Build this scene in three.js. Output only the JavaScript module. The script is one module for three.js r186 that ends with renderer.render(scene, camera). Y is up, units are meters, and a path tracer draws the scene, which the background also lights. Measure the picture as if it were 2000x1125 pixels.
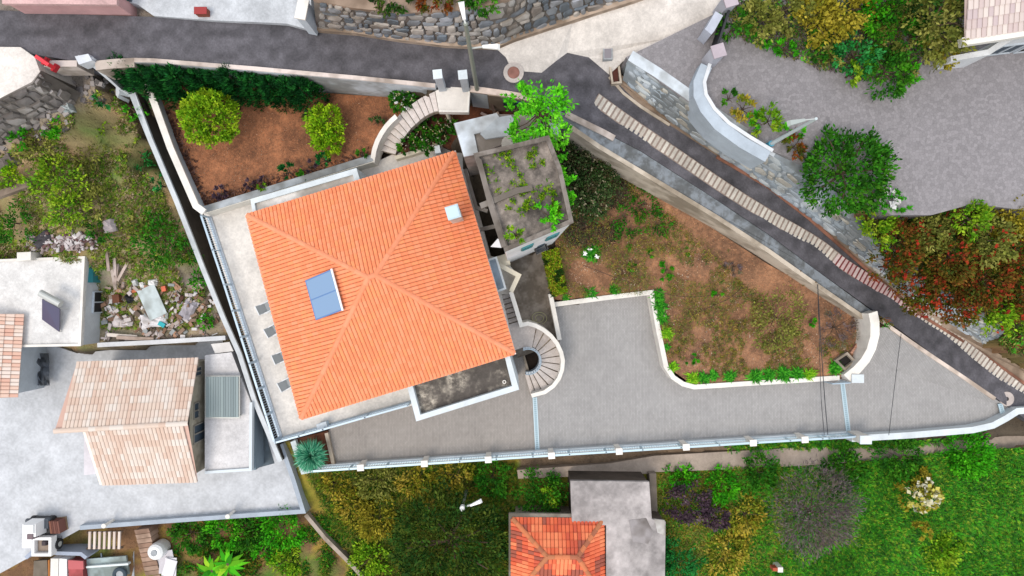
import * as THREE from 'three';
import { ImprovedNoise } from 'three/addons/math/ImprovedNoise.js';

// ---------------------------------------------------------------- camera, sky, sun, exposure
const scene = new THREE.Scene();
const U = 0.03, H = 40;                                            // a survey plan: 3 cm per unit at driveway level, flown from 40 m
const camera = new THREE.PerspectiveCamera(2 * Math.atan(562.5 * U / H) * 180 / Math.PI, 16 / 9, 1, 800);
camera.position.set(0, H, 0); camera.up.set(0, 0, -1); camera.lookAt(0, 0, 0);
const renderer = new THREE.WebGLRenderer({ antialias: true });
renderer.toneMapping = THREE.LinearToneMapping; renderer.toneMappingExposure = 1.5;
renderer.shadowMap.enabled = true;
{ // overcast sky, brightest overhead, a little cool
  const w = 64, h = 32, d = new Float32Array(w * h * 4);
  for (let j = 0; j < h; j++) for (let i = 0; i < w; i++) {
    const el = ((j + .5) / h - .5) * Math.PI, s = Math.max(0, Math.sin(el));
    const L = el > 0 ? .45 + .55 * s : .3, k = (j * w + i) * 4;
    d[k] = L * .94; d[k + 1] = L * .99; d[k + 2] = L * 1.08; d[k + 3] = 1;
  }
  const t = new THREE.DataTexture(d, w, h, THREE.RGBAFormat, THREE.FloatType);
  t.mapping = THREE.EquirectangularReflectionMapping; t.magFilter = t.minFilter = THREE.LinearFilter; t.needsUpdate = true;
  scene.background = t; scene.environment = t;
}
const sun = new THREE.DirectionalLight(0xfff1df, 1.25);             // weak sun behind cloud, high in the south-west
sun.position.set(-20, 60, 22); sun.castShadow = true; sun.shadow.radius = 46;
Object.assign(sun.shadow.camera, { left: -45, right: 45, top: 45, bottom: -45, near: 1, far: 160 });
scene.add(sun, sun.target);

// ---------------------------------------------------------------- helpers
let seed = 12345;
const rnd = () => { seed = (seed + 0x6D2B79F5) | 0; let t = Math.imul(seed ^ (seed >>> 15), 1 | seed); t = (t + Math.imul(t ^ (t >>> 7), 61 | t)) ^ t; return ((t ^ (t >>> 14)) >>> 0) / 4294967296; };
const R = (a, b) => a + (b - a) * rnd();
const G2 = () => (rnd() + rnd() + rnd() - 1.5) * .9;
const pick = (a) => a[Math.floor(rnd() * a.length)];
const V = (x, y, z) => new THREE.Vector3(x, y, z);
const P = (px, py, h = 0) => V((px - 1000) * U * (H - h) / H, h, (py - 562.5) * U * (H - h) / H);
const W = (pts, h) => pts.map((q) => P(q[0], q[1], q[2] ?? h));
const lerp = (a, b, t) => a + (b - a) * t;
const A = (hex, k = 1) => new THREE.Color(hex).multiplyScalar(.8 * k);    // photograph's tone under open sky -> surface colour
const noise = new ImprovedNoise();
const fbm = (x, y, o = 4, z = 0) => { let s = 0, a = .5, f = 1; for (let i = 0; i < o; i++) { s += a * noise.noise(x * f, y * f, z + i * 7.3); a *= .5; f *= 2; } return s; };
const clamp = (x, a = 0, b = 1) => Math.min(b, Math.max(a, x));

// textures: n x n, fn(u, v) -> grey or [r, g, b] multiplier (sRGB 0..255), tiling noise from a torus lattice
function tileNoise(cells, sd) {
  const g = new Float32Array(cells * cells); let s = sd * 7919 + 17;
  for (let i = 0; i < g.length; i++) { s = (s * 1103515245 + 12345) & 0x7fffffff; g[i] = s / 0x7fffffff; }
  return (u, v) => {
    const x = u * cells, y = v * cells, i = Math.floor(x), j = Math.floor(y), fx = x - i, fy = y - j;
    const a = fx * fx * (3 - 2 * fx), b = fy * fy * (3 - 2 * fy), at = (p, q) => g[((q % cells + cells) % cells) * cells + ((p % cells + cells) % cells)];
    return lerp(lerp(at(i, j), at(i + 1, j), a), lerp(at(i, j + 1), at(i + 1, j + 1), a), b);
  };
}
function layered(sizes, amps, sd) {
  const f = sizes.map((c, i) => tileNoise(c, sd + i * 13)), tot = amps.reduce((a, b) => a + b);
  return (u, v) => f.reduce((s, n, i) => s + n(u, v) * amps[i], 0) / tot;
}
function tex(n, metres, fn, srgb = true) {
  const d = new Uint8Array(n * n * 4);
  for (let j = 0; j < n; j++) for (let i = 0; i < n; i++) {
    const c = fn((i + .5) / n, (j + .5) / n), k = (j * n + i) * 4, a = Array.isArray(c) ? c : [c, c, c];
    d[k] = clamp(a[0], 0, 255); d[k + 1] = clamp(a[1], 0, 255); d[k + 2] = clamp(a[2], 0, 255); d[k + 3] = 255;
  }
  const t = new THREE.DataTexture(d, n, n);
  t.wrapS = t.wrapT = THREE.RepeatWrapping; t.magFilter = t.minFilter = THREE.LinearFilter;
  if (srgb) t.colorSpace = THREE.SRGBColorSpace;
  t.repeat.set(1 / metres, 1 / metres); t.needsUpdate = true;
  return t;
}
const again = (t, metres, rot = 0) => { const c = t.clone(); c.repeat.set(1 / metres, 1 / metres); c.rotation = rot; c.needsUpdate = true; return c; };

// mesh builder: flat-shaded triangles, metre-scale box-mapped uv, colour per triangle
class M {
  constructor(col) { this.p = []; this.c = []; this.col = col ?? new THREE.Color(1, 1, 1); }
  tri(a, b, c) { this.p.push(a.x, a.y, a.z, b.x, b.y, b.z, c.x, c.y, c.z); const k = this.col; for (let i = 0; i < 3; i++) this.c.push(k.r, k.g, k.b); return this; }
  quad(a, b, c, d) { this.tri(a, b, c); return this.tri(a, c, d); }
  hex(a, b, c, d, e, f, g, h) { return this.quad(d, c, b, a).quad(e, f, g, h).quad(a, b, f, e).quad(b, c, g, f).quad(c, d, h, g).quad(d, a, e, h); }   // abcd below, efgh above
  box(x, y, z, sx, sy, sz, ry = 0) {
    const c = Math.cos(ry), s = Math.sin(ry), q = (i, j, k) => V(x + i * sx / 2 * c + k * sz / 2 * s, y + j * sy / 2, z - i * sx / 2 * s + k * sz / 2 * c);
    return this.hex(q(-1, -1, 1), q(1, -1, 1), q(1, -1, -1), q(-1, -1, -1), q(-1, 1, 1), q(1, 1, 1), q(1, 1, -1), q(-1, 1, -1));
  }
  beam(a, b, w, h, lift = 0) {                                      // bar from a to b, w across, h deep
    const d = b.clone().sub(a).normalize(), s = V(0, 1, 0).cross(d); if (s.lengthSq() < 1e-4) s.set(1, 0, 0); s.normalize();
    const u = d.clone().cross(s).normalize().multiplyScalar(h / 2); s.multiplyScalar(w / 2);
    const o = V(0, lift, 0), q = (p, i, j) => p.clone().addScaledVector(s, i).addScaledVector(u, j).add(o);
    return this.hex(q(a, -1, -1), q(a, 1, -1), q(b, 1, -1), q(b, -1, -1), q(a, -1, 1), q(a, 1, 1), q(b, 1, 1), q(b, -1, 1));
  }
  tube(pts, r, n = 6, r1 = r) {
    const rings = pts.map((p, i) => {
      const d = (pts[i + 1] ?? p).clone().sub(pts[i - 1] ?? p).normalize(), s = V(Math.abs(d.y) > .9 ? 1 : 0, Math.abs(d.y) > .9 ? 0 : 1, 0).cross(d).normalize(), u = d.clone().cross(s), k = lerp(r, r1, i / (pts.length - 1));
      return Array.from({ length: n }, (_, j) => p.clone().addScaledVector(s, Math.cos(j / n * 6.2832) * k).addScaledVector(u, Math.sin(j / n * 6.2832) * k));
    });
    for (let i = 0; i + 1 < rings.length; i++) for (let j = 0; j < n; j++) this.quad(rings[i][j], rings[i][(j + 1) % n], rings[i + 1][(j + 1) % n], rings[i + 1][j]);
    for (const [g, p] of [[rings[0], pts[0]], [rings.at(-1), pts.at(-1)]]) for (let j = 0; j < n; j++) this.tri(p, g[j], g[(j + 1) % n]);
    return this;
  }
  disc(x, y, z, r0, r1, th, n = 24) {                               // ring or disc of thickness th, top at y
    const q = (r, a, h) => V(x + r * Math.cos(a), h, z - r * Math.sin(a));
    for (let i = 0; i < n; i++) {
      const a = i / n * 6.2832, b = (i + 1) / n * 6.2832;
      if (r0 > 0) this.quad(q(r0, a, y), q(r1, a, y), q(r1, b, y), q(r0, b, y)).quad(q(r0, b, y - th), q(r0, a, y - th), q(r0, a, y), q(r0, b, y)); else this.tri(V(x, y, z), q(r1, a, y), q(r1, b, y));
      this.quad(q(r1, a, y - th), q(r1, b, y - th), q(r1, b, y), q(r1, a, y));
    }
    return this;
  }
  top(pts, holes = []) {                                            // a horizontal or sloping sheet
    const two = (a) => a.map((p) => new THREE.Vector2(p.x, -p.z));
    let c = pts.slice(); if (THREE.ShapeUtils.area(two(c)) < 0) c.reverse();
    const hs = holes.map((h) => THREE.ShapeUtils.area(two(h)) > 0 ? h.slice().reverse() : h), all = c.concat(...hs);
    for (const f of THREE.ShapeUtils.triangulateShape(two(c), hs.map(two))) this.tri(all[f[0]], all[f[1]], all[f[2]]);
    return c;
  }
  prism(pts, bottom, holes) {                                       // solid under a sheet, down to bottom
    const c = this.top(pts, holes), dn = (p) => V(p.x, Math.min(p.y - .01, bottom), p.z);
    c.forEach((p, i) => { const q = c[(i + 1) % c.length]; this.quad(dn(p), dn(q), q, p); });
    for (const h of holes ?? []) h.forEach((p, i) => { const q = h[(i + 1) % h.length]; this.quad(dn(p), dn(q), q, p); });
    return this;
  }
  wall(pts, t, bottom, closed = false) {                            // wall of thickness t whose top runs through pts; bottom: number or array
    const n = pts.length, L = [], Rr = [];
    for (let i = 0; i < n; i++) {
      const a = pts[closed ? (i + n - 1) % n : Math.max(0, i - 1)], b = pts[i], c = pts[closed ? (i + 1) % n : Math.min(n - 1, i + 1)];
      const d1 = V(b.x - a.x, 0, b.z - a.z), d2 = V(c.x - b.x, 0, c.z - b.z); if (!d1.lengthSq()) d1.copy(d2); if (!d2.lengthSq()) d2.copy(d1); d1.normalize(); d2.normalize();
      const m = V(-(d1.z + d2.z), 0, d1.x + d2.x).normalize(), k = t / 2 / Math.max(.4, m.x * -d1.z + m.z * d1.x);
      L.push(b.clone().addScaledVector(m, -k)); Rr.push(b.clone().addScaledVector(m, k));
    }
    const bo = (i) => Array.isArray(bottom) ? bottom[i] : bottom, dn = (p, i) => V(p.x, bo(i), p.z);
    for (let i = 0; i < (closed ? n : n - 1); i++) {
      const j = (i + 1) % n;
      this.quad(L[i], Rr[i], Rr[j], L[j]).quad(dn(Rr[i], i), dn(Rr[j], j), Rr[j], Rr[i]).quad(dn(L[j], j), dn(L[i], i), L[i], L[j]);
    }
    if (!closed) { this.quad(dn(L[0], 0), dn(Rr[0], 0), Rr[0], L[0]); this.quad(dn(Rr[n - 1], n - 1), dn(L[n - 1], n - 1), L[n - 1], Rr[n - 1]); }
    return this;
  }
  strip(l, r, bottom) {                                             // sheet between two polylines, with skirts
    for (let i = 0; i + 1 < l.length; i++) {
      this.quad(l[i], l[i + 1], r[i + 1], r[i]);
      if (bottom !== undefined) { const dn = (p) => V(p.x, bottom, p.z); this.quad(dn(l[i]), dn(l[i + 1]), l[i + 1], l[i]).quad(dn(r[i + 1]), dn(r[i]), r[i], r[i + 1]); }
    }
    return this;
  }
  leaf(p, d, w, roll = rnd() * 6.28) {                              // diamond leaf from p along d
    const s = V(Math.cos(roll), Math.sin(roll) * .6, Math.sin(roll * 1.7)).cross(d); if (s.lengthSq() < 1e-9) s.set(1, 0, 0); s.setLength(w / 2);
    const m = p.clone().addScaledVector(d, .45);
    return this.quad(p, m.clone().add(s), p.clone().add(d), m.clone().sub(s));
  }
  blade(p, d, w, droop) {                                           // strap leaf in three spans
    const s = V(-d.z, 0, d.x); if (s.lengthSq() < 1e-9) s.set(1, 0, 0); s.setLength(w / 2); const L = d.length();
    const at = (t) => p.clone().addScaledVector(d, t).add(V(0, -droop * L * t * t, 0)), k = [1, 1.1, .75, 0];
    for (let i = 0; i < 3; i++) { const a = at(i / 3), b = at((i + 1) / 3); this.quad(a.clone().addScaledVector(s, k[i]), a.clone().addScaledVector(s, -k[i]), b.clone().addScaledVector(s, -k[i + 1]), b.clone().addScaledVector(s, k[i + 1])); }
    return this;
  }
  geo(o = null) {
    const p = new Float32Array(this.p), n = p.length / 3, uv = new Float32Array(n * 2), nr = new Float32Array(n * 3);
    for (let i = 0; i < n; i += 3) {
      const k = i * 3, ux = p[k + 3] - p[k], uy = p[k + 4] - p[k + 1], uz = p[k + 5] - p[k + 2], vx = p[k + 6] - p[k], vy = p[k + 7] - p[k + 1], vz = p[k + 8] - p[k + 2];
      let x = uy * vz - uz * vy, y = uz * vx - ux * vz, z = ux * vy - uy * vx; const l = Math.hypot(x, y, z) || 1; x /= l; y /= l; z /= l;
      for (let j = 0; j < 3; j++) {
        const q = k + j * 3, e = (i + j) * 2; nr[q] = x; nr[q + 1] = y; nr[q + 2] = z;
        if (Math.abs(y) > .6) { uv[e] = p[q]; uv[e + 1] = -p[q + 2]; } else if (Math.abs(x) > Math.abs(z)) { uv[e] = p[q + 2]; uv[e + 1] = p[q + 1]; } else { uv[e] = p[q]; uv[e + 1] = p[q + 1]; }
      }
    }
    const g = new THREE.BufferGeometry();
    g.setAttribute('position', new THREE.BufferAttribute(p, 3)); g.setAttribute('normal', new THREE.BufferAttribute(nr, 3));
    g.setAttribute('uv', new THREE.BufferAttribute(uv, 2)); g.setAttribute('color', new THREE.BufferAttribute(new Float32Array(this.c), 3));
    if (o) g.translate(-o.x, -o.y, -o.z);
    return g;
  }
}
const used = new Map();
const numbered = (n) => { const k = used.get(n) ?? 0; used.set(n, k + 1); return k ? n + '_' + String(k).padStart(3, '0') : n; };
function thing(name, label, category, at = V(0, 0, 0), group) {
  const o = new THREE.Group(); o.name = numbered(name); o.position.copy(at); scene.add(o);
  o.userData = { label, category }; if (group) o.userData.group = group;
  return o;
}
function part(t, name, m, mat, label) {                             // builder or geometry -> mesh under t, in t's own frame
  let o = V(0, 0, 0); for (let q = t; q && q !== scene; q = q.parent) o.add(q.position);
  const me = new THREE.Mesh(m instanceof M ? m.geo(o) : m, mat); me.name = name; me.castShadow = me.receiveShadow = true; t.add(me);
  if (label) me.userData.label = label;
  return me;
}
function ground(name, m, mat) { const me = new THREE.Mesh(m instanceof M ? m.geo() : m, mat); me.name = numbered(name); me.userData.kind = 'structure'; me.castShadow = me.receiveShadow = true; scene.add(me); return me; }
function copy(o, at, turn = 0, size = 1, label) {
  const c = o.clone(); c.name = numbered(o.name.replace(/_\d{3}$/, '')); c.position.copy(at); c.rotation.y = turn; c.scale.setScalar(size); scene.add(c);
  c.userData = { ...o.userData }; if (label) c.userData.label = label;
  return c;
}

// ---------------------------------------------------------------- materials
const nA = layered([4, 9, 23, 64, 170], [1, 1, .9, .8, .9], 3), nB = layered([3, 7, 15, 40], [1, 1, .8, .5], 29), nF = layered([128, 256], [1, 1], 61);
const nS1 = tileNoise(3, 71), nS2 = tileNoise(24, 83);
const tConc = tex(512, 7, (u, v) => 222 + (nA(u, v) - .5) * 90), bConc = tex(256, 3, (u, v) => nA(u, v) * 255, false);
const tStain = tex(512, 9, (u, v) => { const k = clamp((nB(u, v) - .42) * 4); return [lerp(255, 190, k), lerp(255, 186, k), lerp(255, 180, k)].map((q) => q - 40 * (nA(u, v) - .3)); });
const tAsph = tex(512, 9, (u, v) => { const b = nA(u, v), s = layeredStreak(u, v), g = nF(u, v); const k = 200 + (b - .5) * 110 + (g - .5) * 40 + s; return [k, k * .985, k * .99]; });
function layeredStreak(u, v) { return (nS1(u, v * 8) * .6 + nS2(u, v) * .9 - .75) * 60; }
const tSoil = tex(1024, 8, (u, v) => {
  const b = nA(u, v), c = nB(u, v), f = nF(u, v), g = nF((u * 2 + .3) % 1, (v * 2 + .7) % 1);
  let r = 185 + (b - .5) * 200 + (c - .5) * 110; let q = [r * 1.02, r * .97, r * .9];
  if (f > .76) q = [238, 226, 205]; else if (g > .78) q = q.map((x) => x * .55); else if (g < .24) q = [q[0] * 1.05, q[1] * .86, q[2] * .72];
  return q;
});
const tEarth = tex(1024, 9, (u, v) => { const b = nA(u, v), c = nB(u, v), f = nF(u, v), r = 225 + (b - .5) * 130 + (c - .5) * 70; return f > .78 ? [250, 244, 232] : f < .22 ? [r * .7, r * .64, r * .56] : [r * 1.02, r * .98, r * .92]; });
const bSoil = tex(512, 4, (u, v) => (nA(u, v) * .5 + nF(u, v) * .5) * 255, false);
const tPave = tex(1024, 6.8, (u, v) => {                            // small interlocking blocks about 0.21 x 0.105 m
  const y = u * 80, row = Math.floor(y), x = v * 40 + (row % 2) * .5, col = Math.floor(x), fx = x - col, fy = y - row;
  const h = Math.abs(Math.sin(((col % 40 + 40) % 40) * 12.9898 + row * 78.233) * 43758.5453) % 1;
  const j = fx < .06 || fx > .94 || fy < .12 || fy > .88 ? .88 : 1;
  return j * (224 + h * 14 + (nA(u, v) - .5) * 26 + (nB(u, v) - .5) * 24);
});
const tPaveBig = tex(512, 13, (u, v) => { const k = 215 + (nB(u, v) - .5) * 70; return [k, k * (.97 + .02 * nA(u, v)), k * .96]; });
const tPlast = tex(256, 5, (u, v) => 235 + (nB(u, v) - .5) * 52 + (nF(u, v) - .5) * 14);
const tCobble = (() => {                                            // rounded cobbles, about 0.18 m
  const n = 64, pt = []; let s = 99; const r = () => { s = (s * 1103515245 + 12345) & 0x7fffffff; return s / 0x7fffffff; };
  for (let j = 0; j < n; j++) for (let i = 0; i < n; i++) pt.push([i + r(), j + r(), r()]);
  return tex(1024, 9.5, (u, v) => {
    const x = u * n, y = v * n, ci = Math.floor(x), cj = Math.floor(y); let a = 9, b = 9, t = 0;
    for (let dj = -1; dj < 2; dj++) for (let di = -1; di < 2; di++) {
      const ii = ci + di, jj = cj + dj, q = pt[((jj + n) % n) * n + (ii + n) % n], X = q[0] + (ii - (ii + n) % n), Y = q[1] + (jj - (jj + n) % n), d = Math.hypot(x - X, y - Y);
      if (d < a) { b = a; a = d; t = q[2]; } else if (d < b) b = d;
    }
    const e = b - a < .12 ? .93 : 1, k = e * (212 + t * 26 + (nA(u, v) - .5) * 20); return [k, k * .985, k * .985];
  });
})();
const mat = (hex, o = {}) => new THREE.MeshStandardMaterial({ color: hex === null ? 0xffffff : A(hex, o.k ?? 1), roughness: o.r ?? .9, metalness: o.m ?? 0, map: o.map ?? null, bumpMap: o.bump ?? null, bumpScale: o.bs ?? .01, vertexColors: !!o.vc, side: THREE.DoubleSide });
const mt = {
  asphalt: mat('#717076', { map: tAsph, bump: bConc, bs: .006 }), conc: mat('#dcd6d0', { map: tConc, bump: bConc, bs: .004 }), sideRoad: mat('#fff7ef', { map: tConc }),
  grey: mat('#bfc4c8', { map: tConc }), dark: mat('#57514c', { map: tConc }), court: mat('#a2978c', { map: again(tStain, 4) }), terrace: mat('#fbf5ee', { map: again(tConc, 11), k: 1.06 }),
  pave: mat('#bab8b7', { map: tPave, bump: tPave, bs: .004 }), paveVar: null, soil: mat('#bd8462', { map: tSoil, bump: bSoil, bs: .03 }), soil2: mat('#c3977a', { map: again(tSoil, 9, .5), bump: bSoil, bs: .04 }), soilDark: mat('#7c4c35', { map: again(tSoil, 7, .3), bump: bSoil, bs: .03 }),
  white: mat('#fffaf2', { map: tPlast, k: 1.03 }), cream: mat('#fdf3dc', { map: tPlast }), plaster: mat('#d3dde6', { map: tPlast }), beige: mat('#d6c8b6', { map: tStain }), parapet: mat('#eaf3f8', { map: tPlast }),
  patio: mat('#e6e9ee', { map: again(tConc, 15) }), patioDark: mat('#dfe3e8', { map: tConc }), stain: null, cobble: mat('#a5a3a6', { map: tCobble, bump: tCobble, bs: .012 }),
  metal: mat('#b7cbdb', { r: .45, m: .25 }), steelDark: mat('#4a5a68', { r: .5, m: .3 }), galv: mat('#c8cbc8', { r: .5, m: .3 }), black: mat('#25262a', { r: .6 }), hole: mat('#1c1714'),  // hole: near-black paint for the dark inside openings
  glassBlue: new THREE.MeshPhysicalMaterial({ color: A('#7f9fc4'), roughness: .2, metalness: 0, clearcoat: 1, clearcoatRoughness: .05 }),
  vc: mat(null, { vc: 1 }), vcRough: mat(null, { vc: 1, map: tPlast }), leaf: new THREE.MeshPhysicalMaterial({ vertexColors: true, roughness: .8, specularIntensity: .35, side: THREE.DoubleSide }), wood: mat('#b79a7c', { map: tStain }), bark: mat('#6c5848', { map: tStain }), cable: mat('#33363c'),
  tile: mat(null, { vc: 1, r: .75 }), red: mat('#c94a4a'), teal: mat('#1f7f88', { r: .5 }), lampWhite: mat('#ffffff', { r: .4 }), rust: mat('#8a4a35'),
};
mt.stain = mat(null, { map: tex(512, 4.3, (u, v) => { const k = clamp((nB(u, v) - .48) * 3.2) * clamp((nA((u * 2) % 1, (v * 2) % 1) - .32) * 3.2), b = 80 + (nA(u, v) - .5) * 50; return [lerp(b, 205, k), lerp(b * .93, 195, k), lerp(b * .87, 178, k)]; }) });
mt.oldSlab = mat('#d8d0ce', { map: tex(512, 6, (u, v) => 190 + (nB(u, v) - .5) * 150 + (nA(u, v) - .5) * 60) });
const col = (hexes) => hexes.map((h) => A(h));

// ================================================================ LARGE STRUCTURE
const zones = [];
function zone(name, rings, h, material, bottom = -3) {              // solid ground body; the open ground below is kept under it
  const m = new M();
  for (const r of rings) { const w = W(r, h); m.prism(w, bottom); zones.push({ w, lo: Math.min(...w.map((p) => p.y)) }); }
  return ground(name, m, material);
}
zone('driveway', [[[1049, 640], [1086, 600], [1272, 572], [1302, 720], [1352, 757], [1640, 742], [1652, 690], [1664, 856], [1049, 886]],
  [[1664, 856, 0], [1652, 690, 0], [1694, 640, .9], [1722, 628, 1.95], [1830, 702, 1.15], [1945, 780, .42], [1976, 800, .2], [1962, 818, .1], [1900, 836, 0]]], 0, mt.pave, -4);
zone('garage_forecourt', [[[636, 846], [800, 700], [1000, 640], [1049, 640], [1049, 886], [640, 912]]], 0, mat('#b4ada7', { map: tPave, bump: tPave, bs: .004 }), -4);
zone('terrace', [[[397, 414], [520, 376], [700, 318], [735, 316], [770, 300], [858, 284], [905, 300], [958, 500], [985, 506], [1014, 540], [1000, 574], [980, 575], [1006, 690], [805, 792], [546, 859]]], 3.4, mt.terrace, -3);
zone('garden_soil', [[[288, 158], [500, 172], [700, 186], [862, 196], [846, 200], [800, 224], [765, 245], [747, 264], [737, 284], [730, 314], [700, 322], [395, 408]]], 4.3, mt.soil, 1);
zone('planting_bed', [[[862, 200], [1000, 206], [1012, 262], [900, 266], [880, 292], [862, 284], [781, 305], [786, 290], [795, 272], [810, 253], [828, 236], [848, 222]]], 3.9, mt.soilDark, 1);
zone('orchard_soil', [[[1078, 585], [1092, 586], [1270, 570], [1303, 716], [1350, 750], [1640, 736], [1692, 690], [1692, 640], [1655, 600, 1.5], [1500, 516, 1.7], [1240, 348, 2.1], [1180, 300, 2.3], [1110, 245, 2.5], [1060, 250, 2.4], [1085, 480]]], .85, mt.soil2, -3);
zone('court_floor', [[[985, 505], [1090, 480], [1076, 580], [1094, 668], [1010, 700], [985, 560]]], .45, mt.court, -2);
const roadS = [[-160, 84, 6.9], [0, 95, 6.9], [150, 120, 6.9], [300, 119, 6.9], [500, 135, 6.8], [700, 153, 6.75], [860, 170, 6.7], [960, 180, 6.6], [985, 184, 6.55], [1005, 187, 6.5], [1040, 193, 6.4], [1070, 203, 6.3], [1105, 220, 6.15], [1140, 238, 5.9], [1180, 258, 5.5], [1250, 294, 5.1], [1400, 390, 4.1], [1500, 457, 3.4], [1600, 531, 2.75], [1715, 613, 2], [1830, 698, 1.2], [1945, 777, .5], [2040, 845, 0], [2200, 955, -.9]];
const roadN = [[-160, 12, 6.9], [0, 20, 6.9], [150, 28, 6.9], [300, 33, 6.9], [500, 44, 6.8], [700, 66, 6.75], [860, 87, 6.7], [968, 94, 6.6], [988, 112, 6.55], [1000, 138, 6.5], [1058, 142, 6.4], [1085, 120, 6.3], [1108, 103, 6.15], [1150, 112, 5.9], [1190, 146, 5.5], [1255, 210, 5.1], [1400, 304, 4.1], [1500, 362, 3.4], [1580, 424, 2.75], [1690, 521, 2], [1800, 614, 1.2], [1900, 676, .5], [2040, 775, 0], [2200, 880, -.9]];
{
  const m = new M().strip(W(roadS), W(roadN), -3); ground('road', m, mt.asphalt);
  for (let i = 0; i + 1 < roadS.length; i++) zones.push({ w: [P(...roadS[i]), P(...roadS[i + 1]), P(...roadN[i + 1]), P(...roadN[i])], lo: Math.min(roadS[i][2], roadS[i + 1][2]) - .1 });
}
const road = scene.getObjectByName('road');
zone('side_road', [[[968, 94, 6.6], [988, 112, 6.55], [1000, 138, 6.5], [1058, 142, 6.4], [1085, 120, 6.3], [1108, 103, 6.15], [1150, 112, 5.9], [1190, 146, 5.5], [1216, 120, 6.1], [1300, 76, 6.5], [1402, 26, 7], [1480, -12, 7.3], [1250, -12, 7], [1120, 36, 6.8], [1000, 74, 6.65]]], 6.5, mt.sideRoad);
zone('cobbled_yard', [[[1222, 112], [1300, 74], [1402, 24], [1470, -20], [2080, -20], [2080, 420], [1900, 398], [1820, 420], [1740, 420], [1690, 380], [1600, 330], [1500, 292], [1430, 240], [1385, 195], [1345, 200]]], 7.1, mt.cobble, -2);
zone('sidewalk', [[[1060, 205, 6.3], [1105, 221, 6.15], [1180, 259, 5.5], [1250, 295, 5.1], [1400, 391, 4.1], [1500, 458, 3.4], [1600, 532, 2.75], [1712, 614, 2], [1698, 622, 2], [1600, 556, 2.75], [1500, 485, 3.4], [1400, 420, 4.1], [1240, 325, 5], [1170, 285, 5.5], [1100, 245, 6.1]]], 4, mat('#8f969d', { map: again(tStain, 3) }), -2);
zone('patio', [[[0, 672], [60, 660], [150, 690], [440, 662], [500, 720], [545, 858], [592, 1000], [310, 1018], [160, 1032], [0, 1120], [-160, 1200], [-160, 672]]], -2, mt.patio, -5);
zone('forecourt', [[[-160, 90], [40, 92], [68, 112], [78, 140], [62, 160], [0, 192], [-160, 270]]], 7.05, mt.sideRoad, 2);
zone('far_verge', [[[232, 0], [268, 8], [300, 31], [420, 40], [500, 43], [560, 46], [610, 60], [606, -30], [232, -30]]], 7.05, mt.patioDark, 2);
zone('lane', [[[1010, 918], [1190, 905], [1280, 890], [1560, 874], [1760, 868], [1900, 858], [2080, 840], [2080, 868], [1900, 880], [1680, 902], [1480, 915], [1280, 922], [1270, 925], [1012, 935]]], -1, mat('#bfae9f', { map: tConc }), -4);
zone('road_verge', [[[1192, 148, 5.45], [1255, 211, 5.08], [1400, 305, 4.08], [1500, 363, 3.38], [1580, 425, 2.73], [1690, 522, 1.98], [1800, 615, 1.18], [1900, 677, .48], [2040, 776, -.02], [2040, 745, .1], [1930, 678, .6], [1830, 612, 1.2], [1730, 543, 2], [1650, 471, 2.5], [1560, 402, 3.1], [1480, 346, 3.7], [1400, 294, 4.25], [1320, 238, 4.85], [1255, 182, 5.35], [1216, 148, 5.7]]], 4, mat('#b09a86', { map: tStain }), -2);
zones.push({ w: W([[262, 178], [290, 160], [350, 300], [398, 412], [545, 858], [572, 930], [540, 905], [500, 790], [440, 640], [400, 545], [345, 385], [300, 280]], 1.5), lo: -3 }, { w: W([[1112, 244, 6.1], [1240, 326, 5.1], [1400, 422, 4.1], [1500, 487, 3.4], [1600, 558, 2.8], [1705, 626, 2], [1690, 650, 2], [1600, 590, 2.2], [1500, 530, 2.4], [1400, 470, 3], [1240, 370, 4], [1100, 275, 5]]), lo: .9 });
for (const [b, t] of [[roadN.slice(14, 22).map(([x, y, h]) => [x - 4, y + 4, h]), [[1226, 112, 7], [1432, 250, 7], [1510, 300, 7], [1600, 360, 6.4], [1696, 448, 5], [1772, 516, 4], [1868, 586, 3], [1970, 645, 2]]], [[[618, 57, 6.9], [780, 77, 6.8], [968, 92, 6.7], [1120, 38, 6.9], [1300, -22, 7.2]], [[612, -6, 9.9], [785, 20, 9.9], [960, 2, 9.9], [1100, -56, 9.9], [1280, -116, 9.9]]]]) for (let i = 0; i + 1 < b.length; i++) zones.push({ w: [P(...b[i]), P(...b[i + 1]), P(...t[i + 1]), P(...t[i])], lo: Math.min(b[i][2], b[i + 1][2]) });
for (let i = 12; i < 22; i++) zones.push({ w: [[roadS[i], -14, 8], [roadS[i + 1], -14, 8], [roadN[i + 1], 6, -4], [roadN[i], 6, -4]].map(([q, dx, dy]) => P(q[0] + dx, q[1] + dy, q[2])), lo: Math.min(roadS[i][2], roadS[i + 1][2]) - .1 });

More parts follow.
